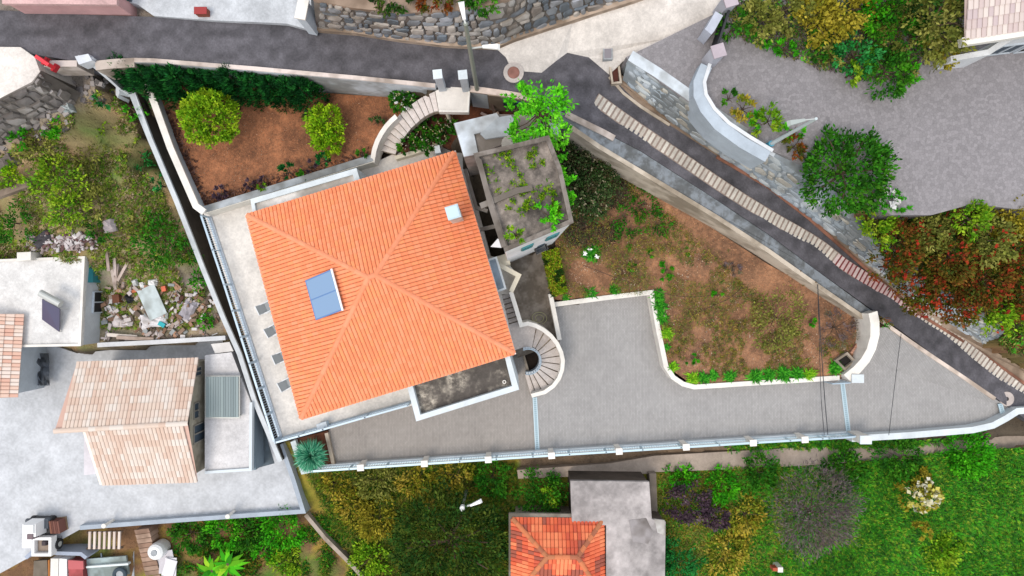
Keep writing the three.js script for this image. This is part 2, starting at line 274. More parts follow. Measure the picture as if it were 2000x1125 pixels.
// the open ground: one sheet from the scrub of the upper left to the meadow of the lower right, on to the horizon
const gp = [[20, 250, 4.2], [100, 210, 4.8], [190, 170, 5.2], [235, 190, 3.6], [100, 350, 2.4], [230, 330, 1.6], [330, 450, .7], [300, 560, -.6], [60, 430, 1.4], [20, 330, 3], [390, 560, -.7], [230, 620, -1.1], [420, 620, -1], [60, 520, -.5], [250, 250, 2.2], [300, 330, 1.4], [-120, 330, 3], [-120, 550, -.6], [-120, 800, -2.4],
  [100, 750, -2.6], [300, 900, -2.6], [50, 1000, -2.7], [450, 950, -2.7], [345, 330, -1], [425, 560, -1.5], [500, 750, -2.2], [560, 930, -2.8], [650, 1000, -2.5], [850, 1000, -2], [1050, 970, -1.6], [1300, 960, -1.3], [1600, 960, -1.2], [1900, 950, -1], [500, 1080, -3.5], [300, 1080, -3.5], [200, 1090, -3.2], [1000, 1120, -2.6], [1500, 1110, -1.8], [1900, 1110, -1.7], [700, 1110, -2.6],
  [0, 60, 6.2], [500, 60, 6.2], [900, 60, 6.2], [300, 0, 6.4], [800, -20, 9.4], [1100, -40, 8.5], [1450, 150, 6.4], [1800, 250, 6.4], [1600, 40, 7.5], [1750, 60, 7.5], [1640, 420, 5.6], [1720, 480, 5], [1900, 460, 5.6], [1820, 580, 3.8], [1950, 560, 4.6], [1980, 660, 2.2], [2000, 700, 1.2], [1300, 150, 6], [1200, 220, 4.6], [1500, 420, 2.6], [1800, 620, .5], [2000, 770, -.5],
  [700, 250, 2.5], [500, 250, 2.5], [700, 560, -1], [1250, 700, -1], [1500, 650, -.6], [1500, 830, -1], [1400, 500, 0], [1200, 450, .2], [850, 850, -1.4], [1800, 800, -.9], [1200, 880, -1.3], [620, 885, -1.2], [600, 925, -2]].map(([x, y, h]) => { const p = P(x, y, h); return [p.x, p.z, h]; });
const inside = (w, x, z) => { let c = false; for (let i = 0, j = w.length - 1; i < w.length; j = i++) if ((w[i].z > z) !== (w[j].z > z) && x < (w[j].x - w[i].x) * (z - w[i].z) / (w[j].z - w[i].z) + w[i].x) c = !c; return c; };
function rawH(x, z) { let s = 0, t = 0; for (const [a, b, h] of gp) { const d = (x - a) ** 2 + (z - b) ** 2 + .05, k = 1 / (d * d); s += k * h; t += k; } return s / t; }
function groundH(x, z, open = false) {
  let h = rawH(x, z) + fbm(x * .35, z * .35, 3) * .35;
  if (!open) for (const q of zones) if (inside(q.w, x, z)) h = Math.min(h, q.lo - .35);
  return h;
}
const uncover = (x, z) => { for (const q of zones) if (inside(q.w, x, z)) return false; return true; };
const toPlan = (x, z, h) => [1000 + x / U * H / (H - h), 562.5 + z / U * H / (H - h)];
const onGround = (px, py) => { let h = 0, p; for (let i = 0; i < 6; i++) { p = P(px, py, h); h = groundH(p.x, p.z, true); } return P(px, py, h); };
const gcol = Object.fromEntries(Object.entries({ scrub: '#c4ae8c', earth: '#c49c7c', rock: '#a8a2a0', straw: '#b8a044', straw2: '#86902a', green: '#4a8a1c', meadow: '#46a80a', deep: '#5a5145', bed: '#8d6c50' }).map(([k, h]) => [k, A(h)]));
function groundColor(x, z, h) {
  const [px, py] = toPlan(x, z, h), n = fbm(x * .25, z * .25, 4), f = fbm(x * 1.1 + 40, z * 1.1, 3), c = new THREE.Color();
  const mixTo = (k, t) => c.lerp(gcol[k], clamp(t));
  if (px < 600 && py < 680) { c.copy(gcol.scrub); mixTo('green', (n + .1) * 2.2); mixTo('earth', (f - .05) * 2.5); const s = (px - 60) + (py - 250) * 1.5; if (s < 60 + n * 120) mixTo('rock', 1 - clamp((s + 20) / 80)); if (px > 190 && px < 440 && py > 520) mixTo('rock', .55 + f); }
  else if (py > 860 && px < 1010) { c.copy(gcol.straw); mixTo('straw2', (n + .15) * 2.4); mixTo('green', (f + .02) * 2 + (px - 820) / 300); if (px < 560 + (py - 900) * .55) { c.copy(gcol.bed); mixTo('straw', (f - .02) * 3); mixTo('green', (n - .05) * 3); } }
  else if (py > 860 && py < 928 - (px - 1000) * .04) c.set(0x8a7866).multiplyScalar(.75);  // brown earth below the fence, with its shadow tone put into the colour
  else if (py > 860) { c.copy(gcol.straw2); mixTo('straw', (f + .1) * 1.6); mixTo('meadow', (px - 1400 + n * 500) / 220); mixTo('green', (f - .05) * 2); }
  else if (px > 1380 && py < 800) { c.copy(gcol.bed); mixTo('green', (n + .05) * 2); }
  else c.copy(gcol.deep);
  return c;
}
{
  const x0 = -39, x1 = 39, z0 = -24, z1 = 24, s = .3, nx = Math.round((x1 - x0) / s), nz = Math.round((z1 - z0) / s), pos = [], cc = [], uv = [], ix = [];
  for (let j = 0; j <= nz; j++) for (let i = 0; i <= nx; i++) {
    const x = x0 + i * s, z = z0 + j * s, h = groundH(x, z), c = groundColor(x, z, h);
    pos.push(x, h, z); cc.push(c.r, c.g, c.b); uv.push(x, -z);
    if (i < nx && j < nz) { const a = j * (nx + 1) + i, b = a + 1, d = a + nx + 1, e = d + 1; ix.push(a, d, b, b, d, e); }
  }
  // outskirts: rings from the edge of the mapped ground to the horizon
  const edge = []; for (let i = 0; i < nx; i++) edge.push(i); for (let j = 0; j < nz; j++) edge.push(j * (nx + 1) + nx); for (let i = nx; i > 0; i--) edge.push(nz * (nx + 1) + i); for (let j = nz; j > 0; j--) edge.push(j * (nx + 1));
  let prev = edge;
  for (const k of [1.5, 3, 9]) {
    const ring = edge.map((e) => { const x = pos[e * 3] * k, z = pos[e * 3 + 2] * k, n = pos.length / 3; pos.push(x, pos[e * 3 + 1] * (k < 2 ? 1 : .8) + fbm(x * .05, z * .05, 3) * 2, z); const c = new THREE.Color().copy(gcol.scrub).lerp(gcol.green, clamp(.5 + fbm(x * .06, z * .06, 3) * 2)); cc.push(c.r, c.g, c.b); uv.push(x, -z); return n; });
    for (let i = 0; i < edge.length; i++) { const j = (i + 1) % edge.length; ix.push(prev[i], prev[j], ring[i], ring[i], prev[j], ring[j]); }
    prev = ring;
  }
  const g = new THREE.BufferGeometry(); g.setAttribute('position', new THREE.Float32BufferAttribute(pos, 3)); g.setAttribute('color', new THREE.Float32BufferAttribute(cc, 3)); g.setAttribute('uv', new THREE.Float32BufferAttribute(uv, 2)); g.setIndex(ix); g.computeVertexNormals();
  ground('ground', g, mat(null, { vc: 1, map: tEarth, bump: bSoil, bs: .05 }));
}

// the brown band down the road with its light cross blocks
{
  const cl = [[1163, 193, 5.75], [1230, 241, 5.27], [1300, 289, 4.8], [1425, 374, 3.95], [1500, 420, 3.45], [1600, 477, 2.85], [1650, 516, 2.5], [1712, 556, 2.05], [1750, 583, 1.75], [1875, 669, .8], [1975, 748, .22], [2060, 812, -.1]].map(([x, y, h]) => P(x, y, h));
  const fix = (p) => { let best = 1e9, y = p.y; for (let i = 0; i + 1 < roadS.length; i++) for (let t = 0; t <= 1; t += .1) { const a = P(...roadS[i]).lerp(P(...roadS[i + 1]), t), b = P(...roadN[i]).lerp(P(...roadN[i + 1]), t), ab = b.clone().sub(a), k = clamp(((p.x - a.x) * ab.x + (p.z - a.z) * ab.z) / (ab.x * ab.x + ab.z * ab.z)), q = a.addScaledVector(ab, k), d = (q.x - p.x) ** 2 + (q.z - p.z) ** 2; if (d < best) { best = d; y = q.y; } } return y; };
  const curve = new THREE.CatmullRomCurve3(cl.map((p) => V(p.x, fix(p), p.z))), len = curve.getLength(), n = Math.floor(len / .285);
  const L = [], Rr = [], at = (t, k) => { const p = curve.getPointAt(t), d = curve.getTangentAt(t), s = V(-d.z, 0, d.x).normalize(); return p.addScaledVector(s, k); };
  for (let i = 0; i <= n; i++) { L.push(at(i / n, -.33)); Rr.push(at(i / n, .33)); }
  const up = (a, h) => a.map((p) => V(p.x, p.y + h, p.z));
  const bandM = new M().strip(up(L, .03), up(Rr, .03), -1); part(road, 'cobble_band', bandM, mat('#b09d91', { map: tConc }));
  const tones = ['#efe6d8', '#e6ddd0', '#ded3c6', '#f4ecdf'].map((h) => mat(h, { map: tConc })), redT = ['#e8c9c6', '#dfbdba', '#efd8d4'].map((h) => mat(h, { map: tConc })), redBase = mat('#8f3f40', { map: tConc });
  for (let i = 0; i < n; i++) {
    const t = (i + .5) / n, h = .165 / len, k = .29 + R(-.015, .015), a = at(t - h * .56, -k), b = at(t - h * .56, k), c = at(t + h * .56, k), d = at(t + h * .56, -k), p = at(t, 0), px = toPlan(p.x, p.z, p.y)[0];
    const isRed = px > 1630 && px < 1800;
    part(road, 'paving_block', new M().prism(up([a, b, c, d], .045 + R(0, .008)), Math.min(a.y, c.y) - .05), pick(isRed ? redT : tones));
    if (isRed) { const e = at(t + h * .64, -.32), f = at(t + h * .64, .32), g = at(t + h * 1.36, .32), q = at(t + h * 1.36, -.32); part(road, 'paving_block', new M().prism(up([e, f, g, q], .04), Math.min(e.y, g.y) - .05), redBase, 'dark red block of the road band'); }
  }
}
// kerbs
{
  ground('kerb', new M().wall(W([[86, 124, 7.02], [120, 124, 7], [150, 124, 6.98]]), .3, 5.6), mat('#dccfc8', { map: tStain }));
  ground('kerb', new M().wall(W([[186, 128, 6.98], [225, 124, 6.98], [262, 122, 6.98]]), .45, 5.4), mat('#cdbfb4', { map: tStain }));
  const k1 = ground('kerb', new M().wall(W([[1190, 150, 5.55], [1218, 182, 5.4], [1252, 208, 5.2], [1308, 244, 4.85]]), .14, 3), mt.beige);
  ground('kerb', new M().wall(W([[1722, 627, 2.02], [1780, 668, 1.65], [1830, 702, 1.25], [1890, 742, .85], [1944, 779, .52]]), .2, -1), mat('#f0dfd2', { map: tStain }));
  ground('kerb', new M().wall(W([[1400, 306, 4.2], [1500, 364, 3.5], [1580, 426, 2.85], [1690, 523, 2.1], [1800, 616, 1.3], [1900, 678, .6], [2040, 776, .1]]), .16, -1), mat('#a2705a', { map: tStain }));
  ground('kerb', new M().wall(W([[1105, 222, 6.25], [1180, 259, 5.6], [1200, 270, 5.5]]), .3, 4), mat('#e4d6cd', { map: tStain }));
}

// ---------------------------------------------------------------- tiled roofs
function tiledFace(e0, e1, r0, r1, o) {                             // eave e0 -> e1 (left to right seen from below), ridge r0 -> r1
  const ex = e1.clone().sub(e0), L = ex.length(); ex.normalize();
  const s = r0.clone().add(r1).sub(e0).sub(e1).multiplyScalar(.5); s.addScaledVector(ex, -s.dot(ex)); const S = s.length(); s.normalize();
  const n = ex.clone().cross(s).normalize(), a = r0.clone().sub(e0).dot(ex), b = r1.clone().sub(e0).dot(ex);
  const lo = (v) => a * clamp(v / S), hi = (v) => L + (b - L) * clamp(v / S), cols = Math.round(L / o.w), w = L / cols, rows = Math.round(S / o.l), l = S / rows;
  const prof = o.prof, whole = [], cut = new M(), at = (u, v, h) => e0.clone().addScaledVector(ex, clamp(u, lo(v), hi(v))).addScaledVector(s, v).addScaledVector(n, h);
  for (let j = 0; j < rows; j++) for (let i = 0; i < cols; i++) {
    const v0 = j * l - .035, v1 = (j + 1) * l, u = i * w;
    if (u + w < lo(v0) || u > hi(v0)) continue;
    if (!o.all && u >= lo(v1) && u + w <= hi(v1)) { whole.push({ p: at(u, Math.max(v0, 0), 0).addScaledVector(s, Math.min(v0, 0)), v: Math.floor(rnd() * o.cols.length), j }); continue; }
    cut.col = o.color ? o.color(at(u + w / 2, v0, 0)) : pick(o.cols);
    tileInto(cut, (x, y, h) => at(u + x * w, clamp(v0 + y * (l + .045), -.035, S), h), prof);
  }
  return { ex, s, n, w, l: l + .045, whole, cut };
}
function tileInto(m, f, prof) {                                     // rolled tile: top faces and the lower end
  for (let k = 0; k + 1 < prof.length; k++) {
    const [x0, h0] = prof[k], [x1, h1] = prof[k + 1];
    m.quad(f(x0, 0, h0 + .045), f(x1, 0, h1 + .045), f(x1, 1, h1), f(x0, 1, h0)).quad(f(x0, 0, h0 - .03), f(x1, 0, h1 - .03), f(x1, 0, h1 + .045), f(x0, 0, h0 + .045));
  }
}
const profRoman = [[.03, -.022], [.09, .02], [.25, .034], [.5, .04], [.75, .034], [.93, .02], [.97, -.022]];
function hipCaps(m, a, b, r, n, colr) { const o = []; const d = b.clone().sub(a), k = Math.max(2, Math.round(d.length() / n)); for (let i = 0; i < k; i++) { const q = new M(colr()), p0 = a.clone().lerp(b, i / k), p1 = a.clone().lerp(b, (i + 1.12) / k), s = V(-d.z, 0, d.x).setLength(r), ring = (p, q2, lift) => [-1, -.6, 0, .6, 1].map((t) => p.clone().addScaledVector(s, t * q2).add(V(0, lift + r * .62 * (1 - t * t), 0))); const A0 = ring(p0, 1.06, .035), B0 = ring(p1, .92, .02); for (let t = 0; t < 4; t++) q.quad(A0[t], A0[t + 1], B0[t + 1], B0[t]); q.quad(A0[0], A0[1], A0[3], A0[4]).tri(A0[1], A0[2], A0[3]); o.push(q); } return o; }
function roof(t, faces, hips, o) {
  const deck = new M(o.under ?? A('#b0694a')); for (const f of faces) deck.quad(...f.map((p) => V(p.x, p.y - .03, p.z)));
  const rf = part(t, 'roof', deck, mt.tile), rest = new M(), all = [];
  for (const f of faces) { const r = tiledFace(f[0], f[1], f[3], f[2], o); rest.p.push(...r.cut.p); rest.c.push(...r.cut.c); for (const w of r.whole) all.push({ ...w, r, d: w.p.distanceTo(camera.position) }); }
  if (o.all) { const me = part(rf, 'roof_tiles', rest, mt.tile); me.userData.kind = 'stuff'; }
  else {
    all.sort((x, y) => x.d - y.d);
    const geos = new Map(), org = rf.getWorldPosition(V());
    all.forEach((q, i) => {
      const { ex, s, n, w, l } = q.r;
      if (i >= (o.parts ?? 300)) { rest.col = o.cols[q.v]; tileInto(rest, (x, y, h) => q.p.clone().addScaledVector(ex, x * w).addScaledVector(s, y * l).addScaledVector(n, h), o.prof); return; }
      const key = w.toFixed(3) + l.toFixed(3) + q.v; if (!geos.has(key)) { const m = new M(o.cols[q.v]); tileInto(m, (x, y, h) => V(x * w, h, -y * l), o.prof); geos.set(key, m.geo()); }
      const me = part(rf, 'roof_tile', geos.get(key), mt.tile); me.quaternion.setFromRotationMatrix(new THREE.Matrix4().makeBasis(ex, n, s.clone().negate())); me.position.copy(q.p).sub(org);
    });
    const me = part(rf, 'roof_tiles', rest, mt.tile); me.userData.kind = 'stuff';
  }
  for (const [a, b] of hips) for (const q of hipCaps(null, a, b, o.cap ?? .16, o.capLen ?? .38, () => (o.capCol ? pick(o.capCol) : pick(o.cols)))) part(rf, 'ridge_tile', q, mt.tile);
  return rf;
}
const grow = (q, k) => { const c = q.reduce((s, p) => s.add(p), V(0, 0, 0)).multiplyScalar(1 / q.length); return q.map((p) => p.clone().lerp(c, k)); };
const yAt = (q, y) => q.map((p) => V(p.x, y, p.z));
function windowIn(t, a, b, y0, y1, out, frameMat, paneMat, label) { // window on the wall a -> b (plan points), out = outward normal
  const q = (p, y, k) => V(p.x, y, p.z).addScaledVector(out, k), m = new M(), f = .07, d = b.clone().sub(a).setLength(f);
  m.beam(q(a, y0, .02), q(b, y0, .02), .1, f).beam(q(a, y1, .02), q(b, y1, .02), .1, f);
  for (const p of [a, b, a.clone().lerp(b, .5)]) m.beam(q(p, y0 + .03, .02), q(p, y1 - .03, .02), .09, f);
  const w = part(t, 'window', m, frameMat, label); part(w, 'pane', new M().hex(q(a, y0, -.03), q(b, y0, -.03), q(b, y0, .012), q(a, y0, .012), q(a, y1, -.03), q(b, y1, -.03), q(b, y1, .012), q(a, y1, .012)), paneMat);
  return w;
}

// ---------------------------------------------------------------- the house with the orange roof
const TL = P(482, 420, 6.3), TR = P(888, 297, 6.3), BR = P(1005, 690, 6.3), BL = P(588, 818, 6.3), R1 = P(719, 542, 8.35), R2 = P(733, 537, 8.35);
const houseAt = V((TL.x + BR.x) / 2, 3.4, (TL.z + BR.z) / 2);
const house = thing('tiled_house', 'white house under a square bright orange tiled hip roof', 'house', houseAt);
const orange = ['#ff9868', '#ff9564', '#ff9d6e', '#fc9262', '#ff9f72', '#ff9c66'].map((h) => A(h, .95));
const eaves = [TL, TR, BR, BL], wallRing = grow(eaves, .1);
{
  const walls = new M(); wallRing.forEach((p, i) => { const q = wallRing[(i + 1) % 4], c = V(houseAt.x, 0, houseAt.z); const e = (v) => V(v.x, 0, v.z).lerp(c, .04); walls.hex(...[p, q, e(q), e(p)].map((v) => V(v.x, 3.2, v.z)), ...[p, q, e(q), e(p)].map((v) => V(v.x, 6.32, v.z))); });
  part(house, 'wall', walls, mt.white);
  for (let i = 0; i < 4; i++) { const p = wallRing[i], q = wallRing[(i + 1) % 4], out = V(q.z - p.z, 0, p.x - q.x).normalize(); const c = V(houseAt.x - p.x, 0, houseAt.z - p.z); if (out.dot(c) > 0) out.negate(); for (const t of [.22, .68]) windowIn(house, V(p.x, 0, p.z).lerp(V(q.x, 0, q.z), t), V(p.x, 0, p.z).lerp(V(q.x, 0, q.z), t + .13), 4.3, 5.6, out, mt.white, mt.steelDark); }
  roof(house, [[BL, BR, R2, R1], [BR, TR, R2, R2.clone()], [TR, TL, R1, R2], [TL, BL, R1, R1.clone()]], [[BL, R1], [BR, R2], [TR, R2], [TL, R1], [R1, R2]], { w: .19, l: .335, prof: profRoman, cols: orange, cap: .125, capCol: ['#ffa67c', '#ffa076', '#fc9c70'].map((h) => A(h, .9)), parts: 300 });
  const gut = new M(), gr = grow(eaves, -.004); gut.wall(yAt(gr, 6.29), .09, 6.17, true); part(house, 'gutter', gut, mat('#ffe9df'));
  const sof = new M(); sof.top(yAt(grow(eaves, .004), 6.19)); part(house, 'soffit', sof, mt.white);
  // chimney
  const cb = P(890, 421, 7.4), ry = .29, ch = part(house, 'chimney', new M().box(cb.x, 7.75, cb.z, .56, 2.1, .54, ry), mat('#efd9cc', { map: tStain }));
  part(ch, 'chimney_cap', new M().box(cb.x, 8.86, cb.z, .62, .12, .62, ry).box(cb.x, 8.95, cb.z, .52, .06, .52, ry), mat('#cfe8f3'));
  // flat roofs with parapets: the porch above, the bay below
  const parap = (name, outer, inner, h, base, fl, label) => { const o = W(outer, h), n = W(inner, h), m = new M(); o.forEach((p, i) => { if (i + 1 < o.length) m.hex(V(p.x, base, p.z), V(o[i + 1].x, base, o[i + 1].z), V(n[i + 1].x, base, n[i + 1].z), V(n[i].x, base, n[i].z), p, o[i + 1], n[i + 1], n[i]); }); const w = part(house, name, m, mt.parapet, label); part(w, 'roof_slab', new M().prism(yAt(n, h - (fl === mt.stain ? .42 : .14)), h - .7), fl); return w; };
  parap('bay_parapet', [[985, 655], [995, 693], [1014, 761], [813, 823], [796, 758], [786, 720]], [[976, 660], [986, 698], [1000, 754], [821, 810], [806, 753], [798, 722]], 5.75, 0, mt.stain, 'pale parapet around the stained bay roof');
  parap('porch_parapet', [[495, 425], [489, 389], [696, 328], [706, 362], [712, 384]], [[502, 424], [497, 397], [689, 341], [697, 366], [702, 386]], 5.75, 3.4, mat('#f6f2ee', { map: tStain }), 'pale parapet of the porch roof beside the garden');
  const pc = P(985, 746, 5.4); part(house, 'drain_pipe', new M().disc(pc.x, 5.42, pc.z, .05, .1, .08, 12), mt.white);
  const bl = P(612, 398, 5.4); part(house, 'roof_hatch', new M().prism(W([[600, 404], [606, 366], [628, 360], [634, 392]], 5.46), 5.3), mat('#cfc6c8', { map: tStain }));
  // side canopy of grey glass
  const cn = W([[953, 508], [969, 503], [987, 563], [971, 569]], 5.2), can = part(house, 'canopy', new M().wall(cn, .1, 5.08, true), mt.parapet);
  part(can, 'canopy_sheet', new M().prism(yAt(grow(cn, .04), 5.16), 5.1), mat('#8fa3b5', { r: .3, map: tStain }));
}

// solar water heating panel standing on the roof
{
  const c = [P(595.5, 548, 7.28), P(647.7, 525.5, 8.05), P(669.5, 605.7, 8.05), P(616.6, 625.6, 7.28)];
  const dn = (p, k) => V(p.x, p.y - k, p.z), t = part(house, 'solar_panel', new M().hex(...c.map((p) => dn(p, .1)), ...c.map((p) => dn(p, .012))), mat('#5f86bd', { r: .4 }), 'blue two-pane solar collector tilted up on the roof');
  const q = (u, v) => c[0].clone().lerp(c[1], u).lerp(c[3].clone().lerp(c[2], u), v);
  for (const [a, b] of [[.03, .487], [.513, .97]]) part(t, 'collector_pane', new M().hex(dn(q(.03, a), .02), dn(q(.95, a), .02), dn(q(.95, b), .02), dn(q(.03, b), .02), ...[q(.03, a), q(.95, a), q(.95, b), q(.03, b)]), mt.glassBlue);
  part(t, 'header_pipe', new M().tube([q(.99, -.01), q(.99, 1.01)].map((p) => dn(p, .02)), .055, 8), mt.lampWhite);
  for (const v of [.08, .5, .92]) part(t, 'support', new M().beam(dn(q(.97, v), .1), dn(q(.97, v), .75), .05, .05).beam(dn(q(.05, v), .06), dn(q(.97, v), .1), .04, .04), mt.galv);
}

// ---------------------------------------------------------------- stairs
{
  const out = [[850, 178], [838, 184], [826, 189], [815, 196], [804, 204], [793, 213], [782, 222], [773, 232], [764, 243], [757, 254], [751, 266], [745, 280], [741, 293]], inn = [[857, 216], [848, 218], [839, 222], [830, 227], [821, 234], [812, 242], [803, 250], [796, 259], [790, 267], [784, 276], [779, 285], [775, 293], [772, 301]];
  const t = thing('garden_staircase', 'pale curved staircase descending from the road gate to the terrace', 'staircase', P(800, 240, 3.4)), mtr = ['#fbf0ea', '#f6ece6', '#fff5ef'].map((h) => mat(h, { map: tConc }));
  for (let i = 0; i < 12; i++) { const h = 6.45 - i * .235; const q = W([out[i], out[i + 1], inn[i + 1], inn[i]], h), k = .1; part(t, 'tread', new M().prism([q[0].clone().lerp(q[1], k), q[1], q[2], q[3].clone().lerp(q[2], k)], h - .12), pick(mtr)); part(t, 'riser', new M().prism(yAt(grow(q, -.01), h - .12), h - .5), mt.beige); }
  part(t, 'landing', new M().prism(W([[850, 178], [868, 169], [916, 172], [913, 217], [857, 216]], 6.68), 6.4), mat('#fbf4ec', { map: tPlast }));
  const lipP = W([[916.5, 172], [913.5, 217.5], [857, 216.5]], 6.76); part(t, 'edge_kerb', new M().wall(lipP, .09, 6.3), mt.white);
  const lp = W([[774, 227, 5.75], [764, 236, 5.6], [754, 247, 5.4], [745, 260, 5.2], [737, 275, 5], [731, 292, 4.75], [727, 316, 4.5]]); part(t, 'parapet', new M().wall(lp, .24, 3.3), mt.white);
  const c = P(871, 214, 6.3); part(t, 'column', new M().tube([V(c.x, 6.4, c.z), V(c.x, 3.8, c.z)], .1, 10), mt.cream);
  for (const [x, y, l] of [[864, 172, 'left'], [910, 173, 'right']]) {
    const p = P(x, y, 6.7), g = thing('gate_post', l === 'left' ? 'pale square gate post on the stair side of the road gate' : 'pale square gate post nearest the tall street pole', 'gate post', p);
    part(g, 'shaft', new M().box(p.x, 7.75, p.z, .34, 2.1, .34, .1), mt.plaster); part(g, 'cap', new M().box(p.x, 8.84, p.z, .42, .08, .42, .1), mt.parapet);
  }
  const w = thing('planter_wall', 'low cream wall of the bed below the curved stairs', 'wall', P(815, 292, 3.4)); part(w, 'masonry', new M().wall(W([[772, 308], [800, 300], [852, 284], [860, 281], [853, 270]], 3.95), .2, 3.2), mt.cream);
  const b = thing('stair_pier', 'small white pier at the terrace end of the planter wall', 'pier', P(857, 290, 3.4)); part(b, 'pier_block', new M().prism(W([[848, 286], [858, 283], [861, 298], [850, 300]], 4.5), 3.3), mt.parapet);
}
{
  const t = thing('spiral_staircase', 'pale winding staircase from the terrace down to the driveway', 'staircase', P(1036, 703, 0));
  const mtr = ['#eadfd8', '#e2d7d1', '#f0e6e0', '#e8e0dc'].map((h) => mat(h, { map: tConc }));
  for (let i = 0; i < 7; i++) { const h = 3.22 - i * .165, y = 576 + i * 9.3, x = 966 + i * 2.7; part(t, 'tread', new M().prism(W([[x, y + 5.4], [x + 36, y - 5.6], [x + 39, y + 1.6], [x + 3, y + 12.5]], h), h - .1), pick(mtr)); part(t, 'riser', new M().prism(W([[x, y + 3], [x + 36, y - 8], [x + 39, y + 1.6], [x + 3, y + 12.5]], h - .1), h - 1.2), mt.beige); }
  part(t, 'landing', new M().prism(W([[984, 645], [1018, 633], [1047, 637], [1039, 680], [1020, 679], [1000, 686]], 2.06), 1.7), mtr[2]);
  const bo = [[1047, 637], [1063, 646], [1078, 658], [1090, 674], [1098, 693], [1100, 711], [1097, 728], [1088, 745], [1077, 757], [1061, 766], [1048, 770], [1037, 772]], bi = [[1039, 677], [1045, 680], [1050, 685], [1055, 693], [1057, 700], [1057, 706], [1055, 712], [1052, 719], [1047, 724], [1041, 729], [1034, 731], [1025, 731]];
  for (let i = 0; i < 11; i++) { const h = 1.9 - i * .171; const q = W([bo[i], bo[i + 1], bi[i + 1], bi[i]], h); part(t, 'tread', new M().prism([q[0].clone().lerp(q[1], .13), q[1], q[2], q[3].clone().lerp(q[2], .2)], Math.max(.01, h - .13)), pick(mtr)); part(t, 'riser', new M().prism(yAt(q, h - .13), Math.max(-.1, h - .5)), mt.beige); }
  const arc = [[998, 570, 4.3], [1008, 602, 3.8], [1018, 635, 3.15], [1031, 632, 3.05], [1046, 636, 2.95], [1061, 644, 2.8], [1076, 656, 2.6], [1088, 671, 2.4], [1096, 688, 2.15], [1099.5, 704, 1.95], [1098, 722, 1.75], [1092, 739, 1.5], [1081, 754, 1.3], [1064, 766, 1.15], [1038, 773, .95]];
  part(t, 'parapet', new M().wall(W(arc), .22, -.1), mt.white); part(t, 'parapet', new M().wall(W([[974, 517, 4.3], [1013, 538, 4.3], [998, 570, 4.3]]), .24, .4), mt.cream);
  const ring = [], rc = [1031, 704]; for (let i = 0; i <= 18; i++) { const a = lerp(-1.95, 1.75, i / 18); ring.push([rc[0] + 24.5 * Math.cos(a), rc[1] + 24.5 * Math.sin(a), lerp(2.35, .55, i / 18)]); }
  part(t, 'inner_rim', new M().wall(W(ring), .12, -.1), mt.plaster);
  const rl = W(ring).map((p) => V(p.x, p.y + .75, p.z)); part(t, 'handrail', new M().tube(rl, .03, 6), mt.metal); const bal = new M(); W(ring).forEach((p) => bal.beam(p, V(p.x, p.y + .75, p.z), .025, .025)); part(t, 'balusters', bal, mt.metal).userData.kind = 'stuff';
  const bed = thing('well_bed', 'dark sunken bed inside the turn of the winding staircase', 'planting bed', P(1036, 704, 0)); part(bed, 'edging', new M().wall(W([[1020, 684], [1032, 726]], .25), .12, -.1), mt.beige); { const q = [P(1020, 684, .04)]; for (let i = 0; i <= 12; i++) { const a = lerp(-1.7, 1.55, i / 12); q.push(P(1031 + 21 * Math.cos(a), 704 + 21 * Math.sin(a), .04)); } part(bed, 'soil', new M().prism(q, -.1), mat('#3a2c22', { map: tSoil })); }
}

// ---------------------------------------------------------------- walls round the plot
function wallThing(name, label, at, parts) { const t = thing(name, label, 'wall', at); for (const [n, m, mm] of parts) part(t, n, m, mm); return t; }
wallThing('retaining_wall', 'pale plastered retaining wall between the road and the upper garden', P(600, 160, 4.3), [
  ['plaster_face', new M().wall(W([[262, 118, 6.95], [300, 119, 7], [500, 135, 6.9], [700, 153, 6.85], [852, 168, 6.75]]), .22, 3.5), mat('#dbe4ec', { map: tStain })], ['coping', new M().wall(W([[262, 117, 7.0], [300, 118, 7.06], [500, 134, 6.97], [700, 152, 6.92], [850, 167, 6.82]]), .2, 6.7), mat('#efe0d8', { map: tStain })]]);
wallThing('roadside_wall', 'short plastered retaining wall beside the tall street pole', P(960, 190, 4), [['plaster_face', new M().wall(W([[918, 174, 6.7], [952, 179, 6.68]]), .22, 3), mt.plaster], ['stone_face', new M().wall(W([[953, 179, 6.7], [990, 184, 6.6], [1040, 193, 6.5]]), .34, 2.5), mat('#b9a795', { map: tStain })], ['coping', new M().wall(W([[918, 173, 6.78], [990, 183, 6.68], [1042, 192, 6.55]]), .3, 6.6), mat('#ecd9cd', { map: tStain })]]);
wallThing('side_wall', 'tall white-topped side wall of the upper garden along the dark gap', P(340, 290, 4.3), [['masonry', new M().wall(W([[283, 150], [334, 290], [384, 402]], 5), .26, -2), mt.plaster], ['coping', new M().wall(W([[281, 146], [332, 288], [382, 402], [398, 414]], 5.1), .34, 4.98), mt.white]]);
wallThing('terrace_wall', 'grey-topped retaining wall between the upper garden and the terrace', P(560, 366, 3.4), [['masonry', new M().wall(W([[398, 412], [490, 384], [600, 350], [700, 319], [728, 311]], 4.5), .3, 3.1), mat('#f4efe4', { map: tPlast })], ['coping', new M().wall(W([[396, 410], [490, 381], [600, 347], [700, 316], [727, 308]], 4.57), .34, 4.46), mat('#b9c0c6', { map: tStain })]]);
